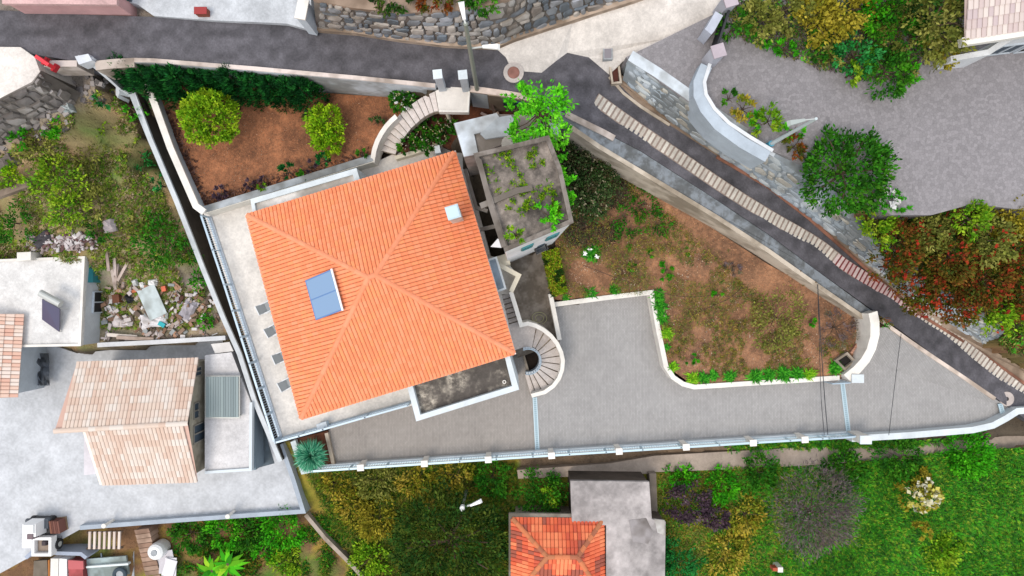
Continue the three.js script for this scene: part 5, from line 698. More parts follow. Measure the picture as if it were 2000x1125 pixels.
// loose debris of the rubble yard, piece by piece
{
  const piece = (name, label, cat, px, py, w, d, h, ry, hex, lift = 0, crumple = 0, pn = 'sheet') => {
    const p = onGround(px, py), t = thing(name, label, cat, p), m = new M();
    if (!crumple) m.box(p.x, p.y + h / 2 + lift, p.z, w, h, d, ry);
    else { const n = 6, c = Math.cos(ry), s = Math.sin(ry), g = []; for (let i = 0; i <= n; i++) for (let j = 0; j <= n; j++) { const u = (i / n - .5) * w * (1 + R(-.08, .08)), v = (j / n - .5) * d * (1 + R(-.08, .08)), e = (i && j && i < n && j < n) ? h * R(.5, 1) : .04; g.push(V(p.x + u * c + v * s, p.y + e + lift + .05, p.z - u * s + v * c)); } for (let i = 0; i < n; i++) for (let j = 0; j < n; j++) m.quad(g[i * 7 + j], g[i * 7 + j + 1], g[i * 7 + j + 8], g[i * 7 + j + 7]); for (const k of [[0, 6], [6, 48], [48, 42], [42, 0]]) m.quad(g[k[0]], g[k[1]], V(g[k[1]].x, p.y - .1, g[k[1]].z), V(g[k[0]].x, p.y - .1, g[k[0]].z)); }
    part(t, pn, m, mat(hex, { map: tStain, r: .8 })); return t;
  };
  piece('corrugated_sheet', 'large pale blue-grey sheet lying in the middle of the rubble yard', 'sheet', 302, 590, 1.1, 1.9, .06, .42, '#ccd8da', .25);
  piece('white_sack', 'bright white sack at the top of the rubble yard', 'sack', 300, 552, .55, .4, .3, .1, '#ffffff', 0, 1, 'bag'); piece('white_sack', 'small white sack left of the bright one in the rubble yard', 'sack', 266, 553, .35, .45, .25, .3, '#f2f6f8', 0, 1, 'bag'); piece('white_sack', 'round white sack between the other two in the rubble yard', 'sack', 281, 559, .35, .35, .25, .3, '#ffffff', 0, 1, 'bag');
  piece('black_bag', 'black plastic bag beside the large pale sheet', 'bag', 258, 582, .65, .55, .35, .3, '#22262c', 0, 1, 'bag'); piece('white_tarpaulin', 'crumpled white tarpaulin at the foot of the rubble yard', 'tarpaulin', 302, 626, 1.5, .8, .3, .1, '#f7f3f6', 0, 1); piece('white_tarpaulin', 'crumpled pale lilac tarpaulin on the right of the rubble yard', 'tarpaulin', 368, 606, .8, 1.3, .3, -.5, '#dad6e4', 0, 1); piece('white_tarpaulin', 'torn pale sheet near the lower left of the rubble yard', 'tarpaulin', 238, 628, 1.2, .7, .25, .1, '#eee5e6', 0, 1);
  piece('turquoise_tub', 'small turquoise tub at the foot of the rubble yard', 'tub', 321, 633, .4, .25, .25, -.5, '#35b4bd', .1, 0, 'tub'); piece('orange_bucket', 'small orange bucket right of the white sacks', 'bucket', 324, 564, .25, .3, .25, .2, '#ee7a5a', .05, 0, 'bucket'); piece('orange_bucket', 'small orange bucket above the black bag', 'bucket', 266, 568, .25, .2, .22, .2, '#d97a52', .05, 0, 'bucket'); piece('brown_sheet', 'rusty brown sheet in the right of the rubble yard', 'sheet', 349, 582, .6, .5, .1, -.5, '#6a4436', .05, 1); piece('rusty_drum', 'rusty brown drum left of the black bag', 'drum', 235, 583, .4, .5, .5, .1, '#8c5335', 0, 0, 'drum');
  const planks = [[222, 535, 1.9, .2, '#e3d3cc'], [232, 528, 1.7, -.15, '#cdb9b0'], [228, 512, 1.6, .05, '#dccac3'], [245, 530, 1.3, -.5, '#d9c5bb'], [216, 505, 1.5, .12, '#b9a39b']]; planks.forEach(([x, y, l, a, h], i) => piece('plank', 'pale weathered plank behind the teal container, ' + ['leftmost long one', 'second long one', 'upper middle one', 'slanting right one', 'uppermost one'][i], 'plank', x, y, .16, l, .07, a, h, .08 + i * .05, 0, 'board'));
  [[245, 655, 1.8, 1.5, '#efe4da', 'upper'], [270, 660, 2.2, 1.52, '#d3bdb0', 'lower']].forEach(([x, y, l, a, h, n]) => piece('plank', 'long pale timber lying along the yard wall, ' + n + ' one', 'plank', x, y, .2, l, .12, a, h, .25, 0, 'board'));
  piece('stone_block', 'pale blue-white boulder on the rubble bank below the road', 'boulder', 135, 213, .55, .5, .35, .4, '#d3e0e4', 0, 1, 'rock'); piece('stone_block', 'smaller grey boulder right of the pale one on the rubble bank', 'boulder', 150, 206, .4, .4, .3, .1, '#b9bec6', 0, 1, 'rock'); piece('stone_block', 'small pale boulder above the blue-white one on the rubble bank', 'boulder', 118, 195, .35, .35, .25, .6, '#c9c9cc', 0, 1, 'rock'); piece('stone_block', 'big grey rock at the left edge above the green mat', 'boulder', 18, 318, 1.3, .8, .5, .5, '#9b928e', 0, 1, 'rock'); piece('dark_tarpaulin', 'dark grey tarpaulin on the slope above the white flat roof', 'tarpaulin', 86, 466, 1.2, .6, .35, .6, '#55525a', 0, 1); piece('stone_block', 'pale rock in the middle of the scrub', 'boulder', 215, 440, .7, .8, .3, .2, '#cbbfc2', 0, 1, 'rock'); piece('fallen_log', 'pale log across the left edge of the scrub', 'log', 30, 372, 2, .35, .35, .35, '#b7a393', 0, 0, 'log'); piece('old_plank', 'grey plank on the scrub below the boulders', 'plank', 156, 232, .16, 1, .08, -.9, '#b5b3b6', .1, 0, 'board');
  const heap = thing('rubble_heap', 'scattered pale rubble and scraps over the yard by the white house', 'rubble'); heap.userData.kind = 'stuff'; const m = new M(); for (let i = 0; i < 420; i++) { const x = R(208, 436), y = R(556, 662), n = fbm(x * .03, y * .03, 3); if (n < -.12 + (x > 380 ? .14 : 0)) continue; const p = onGround(x, y); m.col = A(pick(['#dcd2cf', '#c4b5ae', '#b09a8e', '#ece6e4', '#9a7f6c', '#cbbfbf', '#6f5f54', '#a9aeae', '#8a6a54', '#b98f74'])); const s = R(.08, .3); m.beam(p.clone().add(V(0, R(.02, .25), 0)), p.clone().add(V(R(-.4, .4), R(.05, .3), R(-.4, .4))), s * .8, s * .3); } for (let i = 0; i < 260; i++) { const x = R(60, 190), y = R(478, 496) - (x - 60) * .05; const p = onGround(x, y - R(0, 18)); m.col = A(pick(['#d8cfcf', '#b9a7a5', '#8f7e7c', '#efe9e9', '#7a5a58'])); m.beam(p.clone().add(V(0, .1, 0)), p.clone().add(V(R(-.3, .3), R(.05, .3), R(-.3, .3))), R(.06, .2), R(.05, .12)); } part(heap, 'scraps', m, mt.vcRough).userData.kind = 'stuff';
  const rocks = thing('rock_scatter', 'loose grey stones over the bank below the road at upper left', 'rocks'); rocks.userData.kind = 'stuff'; const k = new M(); for (let i = 0; i < 520; i++) { const x = R(0, 260), y = R(150, 300), s = (x - 60) + (y - 250) * 1.6; if (s > 60 + R(-50, 60) || (y < 190 && x < 70) || (x > 235)) continue; const p = onGround(x, y); k.col = A(pick(['#8d8684', '#a39c9a', '#6f6a68', '#b5adaa', '#7d726c'])); const r = R(.06, .26); k.box(p.x, p.y + r * .2, p.z, r * R(.8, 1.6), r, r, R(0, 3)); } part(rocks, 'rocks', k, mt.vcRough).userData.kind = 'stuff';
}

// ================================================================ PLANTS
const pal = { lime: ['#a4c81e', '#86b81a', '#66a016', '#b8d02c', '#92c01e', '#589012'], limeBright: ['#98c412', '#7cb412', '#b0cc24', '#64a00e'], hedge: ['#1f7030', '#2a8034', '#185a26', '#37903a', '#124a20'], vine: ['#6fdc18', '#52c414', '#8cec34', '#45a818'], dark: ['#45682e', '#365428', '#5a7844', '#66523a', '#4c6c36', '#2c4224'], darkGreen: ['#2f7a14', '#246410', '#3f8a18', '#1c500e', '#4f8c18'], olive: ['#8f9440', '#777f30', '#a5a352', '#626d2a'], yellow: ['#a89a2a', '#908620', '#bcac3c', '#787c1e', '#9c9428'], mid: ['#46b00e', '#349a0a', '#60c418', '#287c0a'], strap: ['#2a8a18', '#1c7012', '#42a422', '#58b42c'], straplime: ['#7cbc18', '#5ca414', '#98c82a'], agave: ['#3f9a74', '#2f8262', '#57ae86', '#266e56', '#7cc4a0'], purple: ['#4c3a48', '#5c4650', '#3c2e3a', '#6a5660'], twig: ['#7c6c74', '#6a5c64', '#8a7a80', '#5a4e54', '#6f7450', '#7a6a5c'], red: ['#5a6a18', '#42581a', '#76681c', '#8a4a20', '#3a4a14', '#6a5a1c', '#943c20'], yg: ['#74ac14', '#94bc22', '#529012', '#a8c030'], teal: ['#2a8a3c', '#1f8030', '#3c9a4a', '#186a2c'], gold: ['#b8a034', '#a09428', '#ccb44c', '#8c9426', '#728a1c'], deep: ['#234a14', '#305c18', '#44601a', '#183a0e', '#5c6a20'] };
const cc = (name) => pal[name].map((h) => A(h, 1.02));
function crown(m, c, rx, ry, rz, n, L, wd, cols, o = {}) {           // leaf clumps through an uneven crown
  const k = Math.max(5, Math.round(n / 26)), ph = R(0, 50), tint = new THREE.Color();
  for (let i = 0; i < k; i++) {
    const th = R(0, 6.2832), cy = R(o.low ?? -.35, 1), sr = Math.sqrt(Math.max(0, 1 - cy * cy)), dir = V(Math.cos(th) * sr, cy, Math.sin(th) * sr);
    const lump = 1 + (o.lump ?? .22) * 2 * fbm(dir.x * 1.9 + ph, dir.z * 1.9 + cy, 3, ph), r = lump * (rnd() < .22 ? R(.35, .75) : R(.8, 1));
    const q = V(c.x + dir.x * rx * r, c.y + dir.y * ry * r, c.z + dir.z * rz * r), base = pick(cols), br = R(.84, 1.14), sp = (o.spread ?? .2);
    for (let j = 0; j < 26; j++) {
      const p = V(q.x + G2() * sp * rx, q.y + G2() * sp * ry, q.z + G2() * sp * rz), d = V(dir.x + R(-.9, .9), dir.y * .7 + R(-.5, .9) + (o.up ?? 0), dir.z + R(-.9, .9)).setLength(L * R(.65, 1.3));
      m.col = tint.copy(base).lerp(pick(cols), .35).multiplyScalar(br * R(.9, 1.1)).clone(); m.leaf(p, d, wd * R(.75, 1.25));
    }
  }
}
const cnt = (rx, rz, L, wd, layers) => Math.min(15000, Math.round(1.75 * Math.PI * rx * rz * layers / (L * wd * .5)));
function stems(base, c, r, ry, n, thick) { const m = new M(); m.tube([base, V(lerp(base.x, c.x, .6), lerp(base.y, c.y, .7), lerp(base.z, c.z, .6)), c], thick, 7, thick * .5); for (let i = 0; i < n; i++) { const a = i / n * 6.28 + R(-.3, .3), s = base.clone().lerp(c, R(.45, .9)); m.tube([s, V(c.x + Math.cos(a) * r * .4, c.y + R(-.1, .3) * ry, c.z + Math.sin(a) * r * .4), V(c.x + Math.cos(a) * r * .8, c.y + R(0, .5) * ry, c.z + Math.sin(a) * r * .8)], thick * .5, 5, thick * .15); } return m; }
// one shrub: crown pixel centre, crown radius in plan units, height over its ground
function shrub(name, label, cat, px, py, rp, hg, o) {
  let gy = o.gy; if (gy === undefined) { gy = onGround(px, py).y; }
  const cy = gy + hg * .55, c = P(px, py, cy), r = rp * U * (H - cy) / H, L = o.L ?? .17, wd = o.w ?? L * .58, base = V(c.x, gy - .05, c.z);
  const t = thing(name, label, cat, base, o.group), m = new M(), cols = cc(o.pal);
  crown(m, c, r, hg * .48, r * (o.rz ?? 1), cnt(r, r * (o.rz ?? 1), L, wd, o.layers ?? 3.6), L, wd, cols, o);
  for (const [dx, dy, k] of o.lobes ?? []) { const q = P(px + dx, py + dy, cy - hg * .1); crown(m, q, r * k, hg * .42 * k, r * k, cnt(r * k, r * k, L, wd, 3.4), L, wd, cols, o); }
  part(t, 'crown', m, mt.leaf); part(t, 'trunk', stems(base, c, r, hg * .45, o.limbs ?? 5, o.trunk ?? .05), mt.bark);
  if (o.flowers) { const f = new M(), fc = col(o.flowers.c).map((c) => c.multiplyScalar(.8)); for (let i = 0; i < o.flowers.n; i++) { const a = R(0, 6.28), q = Math.sqrt(rnd()) * .95, y = Math.sqrt(Math.max(0, 1 - q * q)); const p = V(c.x + Math.cos(a) * q * r, c.y + hg * .5 * y * R(.85, 1.1) + .03, c.z + Math.sin(a) * q * r * (o.rz ?? 1)); f.col = pick(fc); const s = (o.flowers.s ?? .12) * R(.7, 1.3); for (let j = 0; j < 3; j++) f.leaf(p, V(R(-1, 1), R(.1, .5), R(-1, 1)).setLength(s), s * .8); } part(t, 'flowers', f, mt.leaf).userData.kind = 'stuff'; }
  return t;
}
const S = (label, cat, px, py, r, h, o) => shrub(o.tree ? 'tree' : 'shrub', label, cat, px, py, r, h, o);
const g4 = 4.3;
// upper garden
shrub('round_shrub', 'large rounded lime-green shrub in the upper garden', 'shrub', 413, 232, 55, 2.5, { gy: g4, pal: 'lime', L: .15, w: .1, lump: .07, layers: 4.6, spread: .12, low: -.1 });
shrub('bright_shrub', 'bright yellow-green two-lobed shrub in the middle of the upper garden', 'shrub', 634, 244, 36, 1.7, { gy: g4, pal: 'limeBright', L: .16, w: .09, lobes: [[4, 30, .8]], layers: 4 });
{
  const HL = (i) => 'feathery dark conifer of the road hedge, ' + (i === 10 ? 'last at the stair end' : ['first', 'second', 'third', 'fourth', 'fifth', 'sixth', 'seventh', 'eighth', 'ninth', 'tenth'][i] + ' from the left');
  const sp = [[284, 144], [318, 160], [350, 165], [384, 166], [418, 164], [450, 160], [484, 166], [518, 172], [552, 176], [584, 178], [610, 184]], first = [];
  sp.forEach(([x, y], i) => {
    const p = P(x, y + 11, g4);
    if (i < 2) { const t = thing('hedge_conifer', HL(i), 'hedge', p, 'conifers of the dark hedge along the road wall'), m = new M(), cols = cc('hedge'); for (let j = 0; j < 260; j++) { const a = R(0, 6.28), h = R(.1, 2.5), r = 1.0 * Math.sqrt(Math.max(.02, 1 - h / 2.75)) * R(.35, 1.08), q = V(p.x + Math.cos(a) * r, p.y + h, p.z + Math.sin(a) * r), b = pick(cols), br = R(.7, 1.25); for (let k = 0; k < 13; k++) { m.col = b.clone().multiplyScalar(br * R(.8, 1.2)); m.leaf(V(q.x + G2() * .1, q.y + G2() * .14, q.z + G2() * .1), V(Math.cos(a) * .5 + R(-.4, .4), R(.5, 1.2), Math.sin(a) * .5 + R(-.4, .4)).setLength(R(.18, .34)), .055); } } part(t, 'crown', m, mt.leaf); part(t, 'trunk', new M().tube([p, V(p.x, p.y + 2.2, p.z)], .07, 7, .02), mt.bark); first.push(t); }
    else copy(first[i % 2], p, i * 1.3, R(.9, 1.1), HL(i));
  });
}
S('dark green shrub with pale flowers beside the top of the curved stairs', 'shrub', 790, 194, 27, 1.5, { gy: g4, pal: 'darkGreen', lobes: [[-10, 6, .6], [14, -4, .6]], flowers: { n: 26, c: ['#f3f0b8', '#ffffff'] } });
S('upright dark green shrub near the porch in the upper garden, left one', 'shrub', 563, 336, 14, 1.3, { gy: g4, pal: 'hedge', up: .6 }); S('upright dark green shrub near the porch in the upper garden, right one', 'shrub', 633, 312, 13, 1.3, { gy: g4, pal: 'hedge', up: .6 });
S('small sparse dark seedling in the bare soil above the stairs', 'shrub', 735, 238, 12, .6, { gy: g4, pal: 'dark', layers: 1.8 }); S('small green shrub by the foot of the stair wall', 'shrub', 706, 302, 9, .6, { gy: g4, pal: 'darkGreen' });
S('dark purple rosette nearest the garden corner', 'plant', 432, 378, 13, .5, { gy: g4, pal: 'purple' }); S('dark purple rosette second from the garden corner', 'plant', 492, 361, 10, .5, { gy: g4, pal: 'purple' }); S('dark purple rosette third from the garden corner', 'plant', 515, 355, 8, .5, { gy: g4, pal: 'purple' }); S('small yellow-green seedling beside the purple rosettes', 'plant', 511, 366, 7, .35, { gy: g4, pal: 'yg', layers: 2 }); S('reddish dead shrub left of the upright green shrubs', 'plant', 606, 326, 12, .5, { gy: g4, pal: 'purple', layers: 1.6 }); S('small green tuft between the two upright shrubs', 'plant', 592, 342, 9, .4, { gy: g4, pal: 'darkGreen', layers: 2 });
[[797, 284, 18, 'lowest'], [820, 266, 20, 'second'], [846, 250, 20, 'third'], [868, 262, 18, 'rightmost'], [838, 284, 18, 'nearest the planter wall'], [880, 240, 13, 'uppermost']].forEach(([x, y, r, n]) => S('dark leafy shrub with pale flecks below the curved stairs, ' + n, 'shrub', x, y, r, .9, { gy: 3.9, pal: 'darkGreen', layers: 2.6, lump: .4, flowers: { n: 16, c: ['#d8d4a8', '#c8b878', '#e8e4d0'], s: .065 } }));
// rosette plant in the corner planter
{
  const p = P(612, 886, .3), t = thing('rosette_plant', 'big spiky blue-green rosette plant in the planter at the terrace corner', 'plant', p), m = new M(), cols = cc('agave'); for (let i = 0; i < 520; i++) { const a = i * 2.39996, e = lerp(1.45, .12, Math.sqrt(i / 520)) + R(-.1, .1), L = lerp(.75, 1.05, i / 520) * R(.85, 1.1), d = V(Math.cos(a) * Math.cos(e), Math.sin(e), Math.sin(a) * Math.cos(e)).multiplyScalar(L); m.col = pick(cols).clone().multiplyScalar(R(.8, 1.25)); m.blade(V(p.x, p.y + .55, p.z).addScaledVector(d, .08), d, .06, .12); } part(t, 'leaf_rosette', m, mt.leaf); part(t, 'trunk', new M().tube([p, V(p.x, p.y + .6, p.z)], .16, 9, .12), mt.bark);
}
// the tall bright tree over the ruin and the greenery at its side
{
  const b = P(1062, 262, 2), t = thing('tall_tree', 'tall bright green tree spreading over the north end of the ruin', 'tree', b), m = new M(), w = new M(), cols = cc('vine'); const c0 = P(1060, 215, 12.6); w.tube([b, V(b.x, 6, b.z), c0], .2, 8, .09);
  for (const [x, y, h, r] of [[1062, 190, 11.6, .85], [1080, 205, 11.4, .7], [1046, 205, 11.2, .7], [1030, 225, 11, .5], [1012, 190, 10.6, .45], [1078, 240, 11.2, .65], [1056, 250, 11, .65], [1044, 276, 10.8, .55], [1075, 270, 10.6, .5], [1010, 250, 10.4, .4], [1092, 190, 11.4, .5], [1028, 292, 10.8, .4], [1062, 225, 11.5, .7], [1000, 262, 10, .4], [1092, 300, 10.4, .45], [1062, 304, 10.4, .4], [1088, 335, 10.2, .35], [1018, 275, 10.4, .35], [1098, 262, 10.8, .45], [1000, 215, 10.4, .4], [1022, 178, 10.8, .4], [1086, 312, 10.2, .4], [1070, 330, 10.2, .3]]) { const c = P(x, y, h + 1.6); crown(m, c, r * .85, r * .7, r * .85, cnt(r * .85, r * .85, .17, .11, .72), .17, .11, cols, { lump: .7, low: -.8, spread: .5 }); w.tube([c0, c0.clone().lerp(c, .5).add(V(R(-.15, .15), -.2, R(-.15, .15))), c], .035, 5, .012); }
  part(t, 'crown', m, mt.leaf); part(t, 'trunk', w, mt.bark);
  S('bright green climber on the right edge of the ruin roof', 'climber', 1100, 368, 21, 1.3, { gy: 12.2, pal: 'vine', L: .15, w: .11, lump: .5, lobes: [[-6, 26, .8]], layers: 2.6 }); S('bright green shrub growing on the lower part of the ruin roof', 'shrub', 1072, 422, 25, 1, { gy: 13.75, pal: 'vine', L: .15, w: .11, lump: .5, layers: 2.2 }); S('yellow-green shrub at the front corner of the ruin roof', 'shrub', 1008, 458, 16, .7, { gy: 13.75, pal: 'yg', layers: 1.8, lump: .5 });
  const m2 = new M(), cl = cc('yg'); for (let i = 0; i < 85; i++) { const x = R(940, 1095), y = R(290, 470); if (x < 930 + (y - 300) * .32 || x > 1075 + (y - 290) * .22 || y > 478 - (x - 985) * .42 || fbm(x * .02, y * .02, 2) < -.18) continue; const p = P(x, y, 13.78), n = 8 + Math.floor(R(0, 46) * (.25 + (x - 940) / 130)); for (let j = 0; j < n; j++) { m2.col = pick(cl).clone().multiplyScalar(R(.7, 1.2)); m2.leaf(V(p.x + G2() * .13, p.y, p.z + G2() * .13), V(R(-.6, .6), R(.4, 1), R(-.6, .6)).setLength(R(.1, .22)), .07); } } const wd = thing('roof_weeds', 'yellow-green weeds dotted over the grey ruin roof', 'weeds', P(1020, 380, 13.75)); wd.userData.kind = 'stuff'; part(wd, 'weeds', m2, mt.leaf).userData.kind = 'stuff';
}
{ // clipped hedge by the court
  const c = W([[1061, 494], [1090, 486], [1107, 568], [1079, 578]], 1.9), t = thing('clipped_hedge', 'clipped yellow-green hedge block below the ruin', 'hedge', P(1084, 532, .8)), m = new M(), cols = cc('yellow').concat(cc('lime')), dk = cc('deep'); for (let i = 0; i < 5200; i++) { const u = rnd(), v = rnd(), top = rnd() < .62, q = c[0].clone().lerp(c[1], u).lerp(c[3].clone().lerp(c[2], u), v); if (!top) { if (rnd() < .5) { const k = rnd() < .5 ? 0 : 1; q.copy(c[0].clone().lerp(c[1], k).lerp(c[3].clone().lerp(c[2], k), v)); } else { const k = rnd() < .5 ? 0 : 1; q.copy(c[0].clone().lerp(c[1], u).lerp(c[3].clone().lerp(c[2], u), k)); } q.y = R(.8, 1.9); } else q.y = 1.9 + R(-.14, .06) + fbm(q.x * 3, q.z * 3, 2) * .12; m.col = pick(fbm(q.x * 1.4 + 9, q.z * 1.4, 3) < -.1 ? dk : cols).clone().multiplyScalar(R(.75, 1.2)); m.leaf(q, V(R(-1, 1), R(.1, 1), R(-1, 1)).setLength(R(.09, .17)), .07); } part(t, 'foliage', m, mt.leaf); part(t, 'branches', new M().prism(yAt(grow(c, .1), 1.7), .7), mat('#40401c'));
}
// lower garden
[[1112, 300, 36, 2.2, 'in the corner below the road'], [1150, 335, 40, 2, 'in the middle of the thicket'], [1130, 385, 40, 1.9, 'nearest the ruin wall'], [1195, 305, 28, 1.6, 'at the road end of the thicket'], [1165, 290, 30, 1.8, 'at the top of the thicket'], [1160, 400, 28, 1.2, 'at the lower end of the thicket'], [1180, 352, 30, 1.4, 'on the right of the thicket']].forEach(([x, y, r, h, n]) => S('dark straggly shrub ' + n + ' in the lower garden', 'shrub', x, y, r, h, { gy: 1.9, pal: 'dark', layers: 2.2, lump: .5, spread: .3, flowers: { n: 40, c: ['#a59a78', '#7c8a5a', '#c9bf9c'], s: .12 } }));
[[1218, 420, 24, .5, 'left'], [1252, 408, 26, .5, 'upper'], [1284, 440, 22, .4, 'right'], [1230, 455, 20, .4, 'lower'], [1240, 372, 22, .5, 'topmost']].forEach(([x, y, r, h, n]) => S('low green weedy mound in the middle of the lower garden, ' + n + ' one', 'shrub', x, y, r, h, { gy: 1.6, pal: 'darkGreen', layers: .8, lump: .6, spread: .45 }));
function strapClump(px, py, r, gy, p2, label, o = {}) { const p = P(px, py, gy), R0 = r * U * (H - gy) / H, t = thing(o.name ?? 'strap_leaf_plant', label, 'plant', p), m = new M(), cols = cc(p2), n = o.n ?? Math.round(70 + R0 * R0 * 420); for (let i = 0; i < n; i++) { const a = R(0, 6.28), e = R(.35, 1.35), L = R0 * R(.75, 1.2), q = V(p.x + G2() * R0 * .42, gy, p.z + G2() * R0 * .42), d = V(Math.cos(a) * Math.cos(e), Math.sin(e), Math.sin(a) * Math.cos(e)).multiplyScalar(L); m.col = pick(cols).clone().multiplyScalar(R(.75, 1.25)); m.blade(q, d, o.w ?? .055, .45); } part(t, 'leaves', m, mt.leaf); if (o.flowers) for (const [dx, dy] of o.flowers) { const f = new M(A('#ffffff', 1.1)), q = P(px + dx, py + dy, gy + .55); for (let j = 0; j < 6; j++) { const a = j / 6 * 6.28; f.leaf(q, V(Math.cos(a), .35, Math.sin(a)).setLength(.17), .12); } f.tube([V(q.x, gy, q.z), q], .012, 4); part(t, 'flower', f, mt.leaf); } return t; }
strapClump(1156, 493, 22, 1.1, 'strap', 'green lily plant with white flowers in the lower garden', { w: .12, n: 190, flowers: [[-14, 2], [-4, -6], [10, 8]], name: 'lily_plant' });
[[1284, 576, 16, 'strap', 'at the wall corner'], [1288, 598, 17, 'strap', 'second below the wall corner'], [1293, 620, 16, 'strap', 'third below the wall corner'], [1301, 650, 17, 'straplime', 'pale green, halfway down the wall'], [1303, 678, 9, 'strap', 'small dark one, low on the wall'], [1314, 716, 13, 'straplime', 'pale green, at the wall bend'], [1352, 739, 15, 'straplime', 'first on the lower wall'], [1374, 738, 15, 'strap', 'second on the lower wall'], [1392, 733, 12, 'strap', 'third on the lower wall'], [1425, 735, 15, 'strap', 'alone on the lower wall'], [1474, 735, 19, 'strap', 'big one on the lower wall'], [1502, 733, 17, 'strap', 'right of the big one on the lower wall'], [1530, 731, 19, 'strap', 'next to the last group on the lower wall'], [1556, 730, 17, 'strap', 'middle of the last group on the lower wall'], [1582, 732, 15, 'straplime', 'last pale one on the lower wall'], [1630, 719, 17, 'strap', 'beside the open pit'], [1154, 573, 14, 'strap', 'left on the upper wall'], [1200, 566, 13, 'strap', 'right on the upper wall'], [1106, 582, 9, 'strap', 'small one by the court wall']].forEach(([x, y, r, p2, n]) => strapClump(x, y, r, .9, p2, 'strap-leaved clump at the white garden wall, ' + n));
[[1302, 528, 17, 'spreading green weed near the middle of the lower garden'], [1268, 497, 8, 'small yellow-green weed above the spreading one'], [1236, 520, 9, 'small weed left of the spreading one'], [1412, 486, 8, 'small green weed near the long road wall'], [1340, 490, 7, 'tiny weed at the upper middle of the lower garden'], [1585, 627, 7, 'small bright weed right of the loose shrub'], [1400, 575, 9, 'low green weed right of the wall corner'], [1352, 700, 10, 'pale green weed in the lower part of the lower garden']].forEach(([x, y, r, n]) => S(n, 'weed', x, y, r, .35, { gy: 1.1, pal: 'mid', layers: 1.7, lump: .5 }));
S('loose pale olive shrub in the right of the lower garden', 'shrub', 1518, 622, 52, 1.5, { gy: 1, pal: 'olive', layers: .95, lump: .5, spread: .3, L: .15, limbs: 9 }); S('bare greyish shrub near the entrance wall', 'shrub', 1632, 640, 38, .9, { gy: 1, pal: 'twig', layers: .5, lump: .5, L: .2, w: .035, limbs: 9 }); S('grey stump sprout in the middle right of the lower garden', 'shrub', 1432, 522, 14, .6, { gy: 1.2, pal: 'twig', layers: 1, L: .2, w: .04 });
// left scrub
[['olive shrub in the middle of the left scrub', 112, 345, 42, 1.1, 'yg'], ['yellowish shrub left of the middle of the scrub', 70, 290, 34, 1, 'olive'], ['olive shrub above the middle of the scrub', 165, 300, 36, 1, 'olive'], ['green shrub right of the middle of the scrub', 225, 275, 34, 1, 'mid'], ['bright green shrub by the long neighbouring wall, upper one', 262, 218, 20, .8, 'mid'], ['bright green shrub by the long neighbouring wall, middle one', 272, 312, 22, .9, 'teal'], ['narrow dark green shrub by the long neighbouring wall', 312, 362, 16, 1, 'teal'], ['big olive-green shrub above the rubble yard', 318, 468, 48, 1.5, 'darkGreen'], ['yellow-green shrub left of the big one above the rubble yard', 275, 440, 24, .9, 'olive'], ['dark green shrub right of the big one by the wall', 365, 490, 26, 1.1, 'darkGreen'], ['green shrub near the foot of the long wall', 385, 545, 22, 1, 'mid'], ['small bright green shrub in the corner of the rubble yard', 398, 628, 16, .6, 'mid'], ['flat bright green mat at the left edge', 20, 345, 26, .4, 'limeBright'], ['green shrub below the flat green mat', 25, 435, 32, 1, 'darkGreen'], ['yellow-green shrub above the white flat roof', 130, 410, 32, .8, 'yg'], ['olive shrub right of the plank pile', 190, 395, 28, .8, 'olive'], ['small green shrub on the rubble bank', 95, 250, 22, .7, 'mid'], ['green shrub at the lower edge of the rubble bank', 40, 265, 24, .8, 'mid'], ['yellow-green shrub below the stepped wall', 95, 178, 15, .6, 'olive'], ['small green shrub beside the stepped wall', 196, 198, 12, .6, 'teal'], ['olive shrub below the pale boulders', 195, 245, 24, .7, 'yg'], ['dark shrub above the teal container', 190, 450, 20, .9, 'darkGreen']].forEach(([n, x, y, r, h, p2]) => S(n, 'shrub', x, y, r, h, { pal: p2, layers: 1.2, lump: .6, spread: .38, L: .19 }));
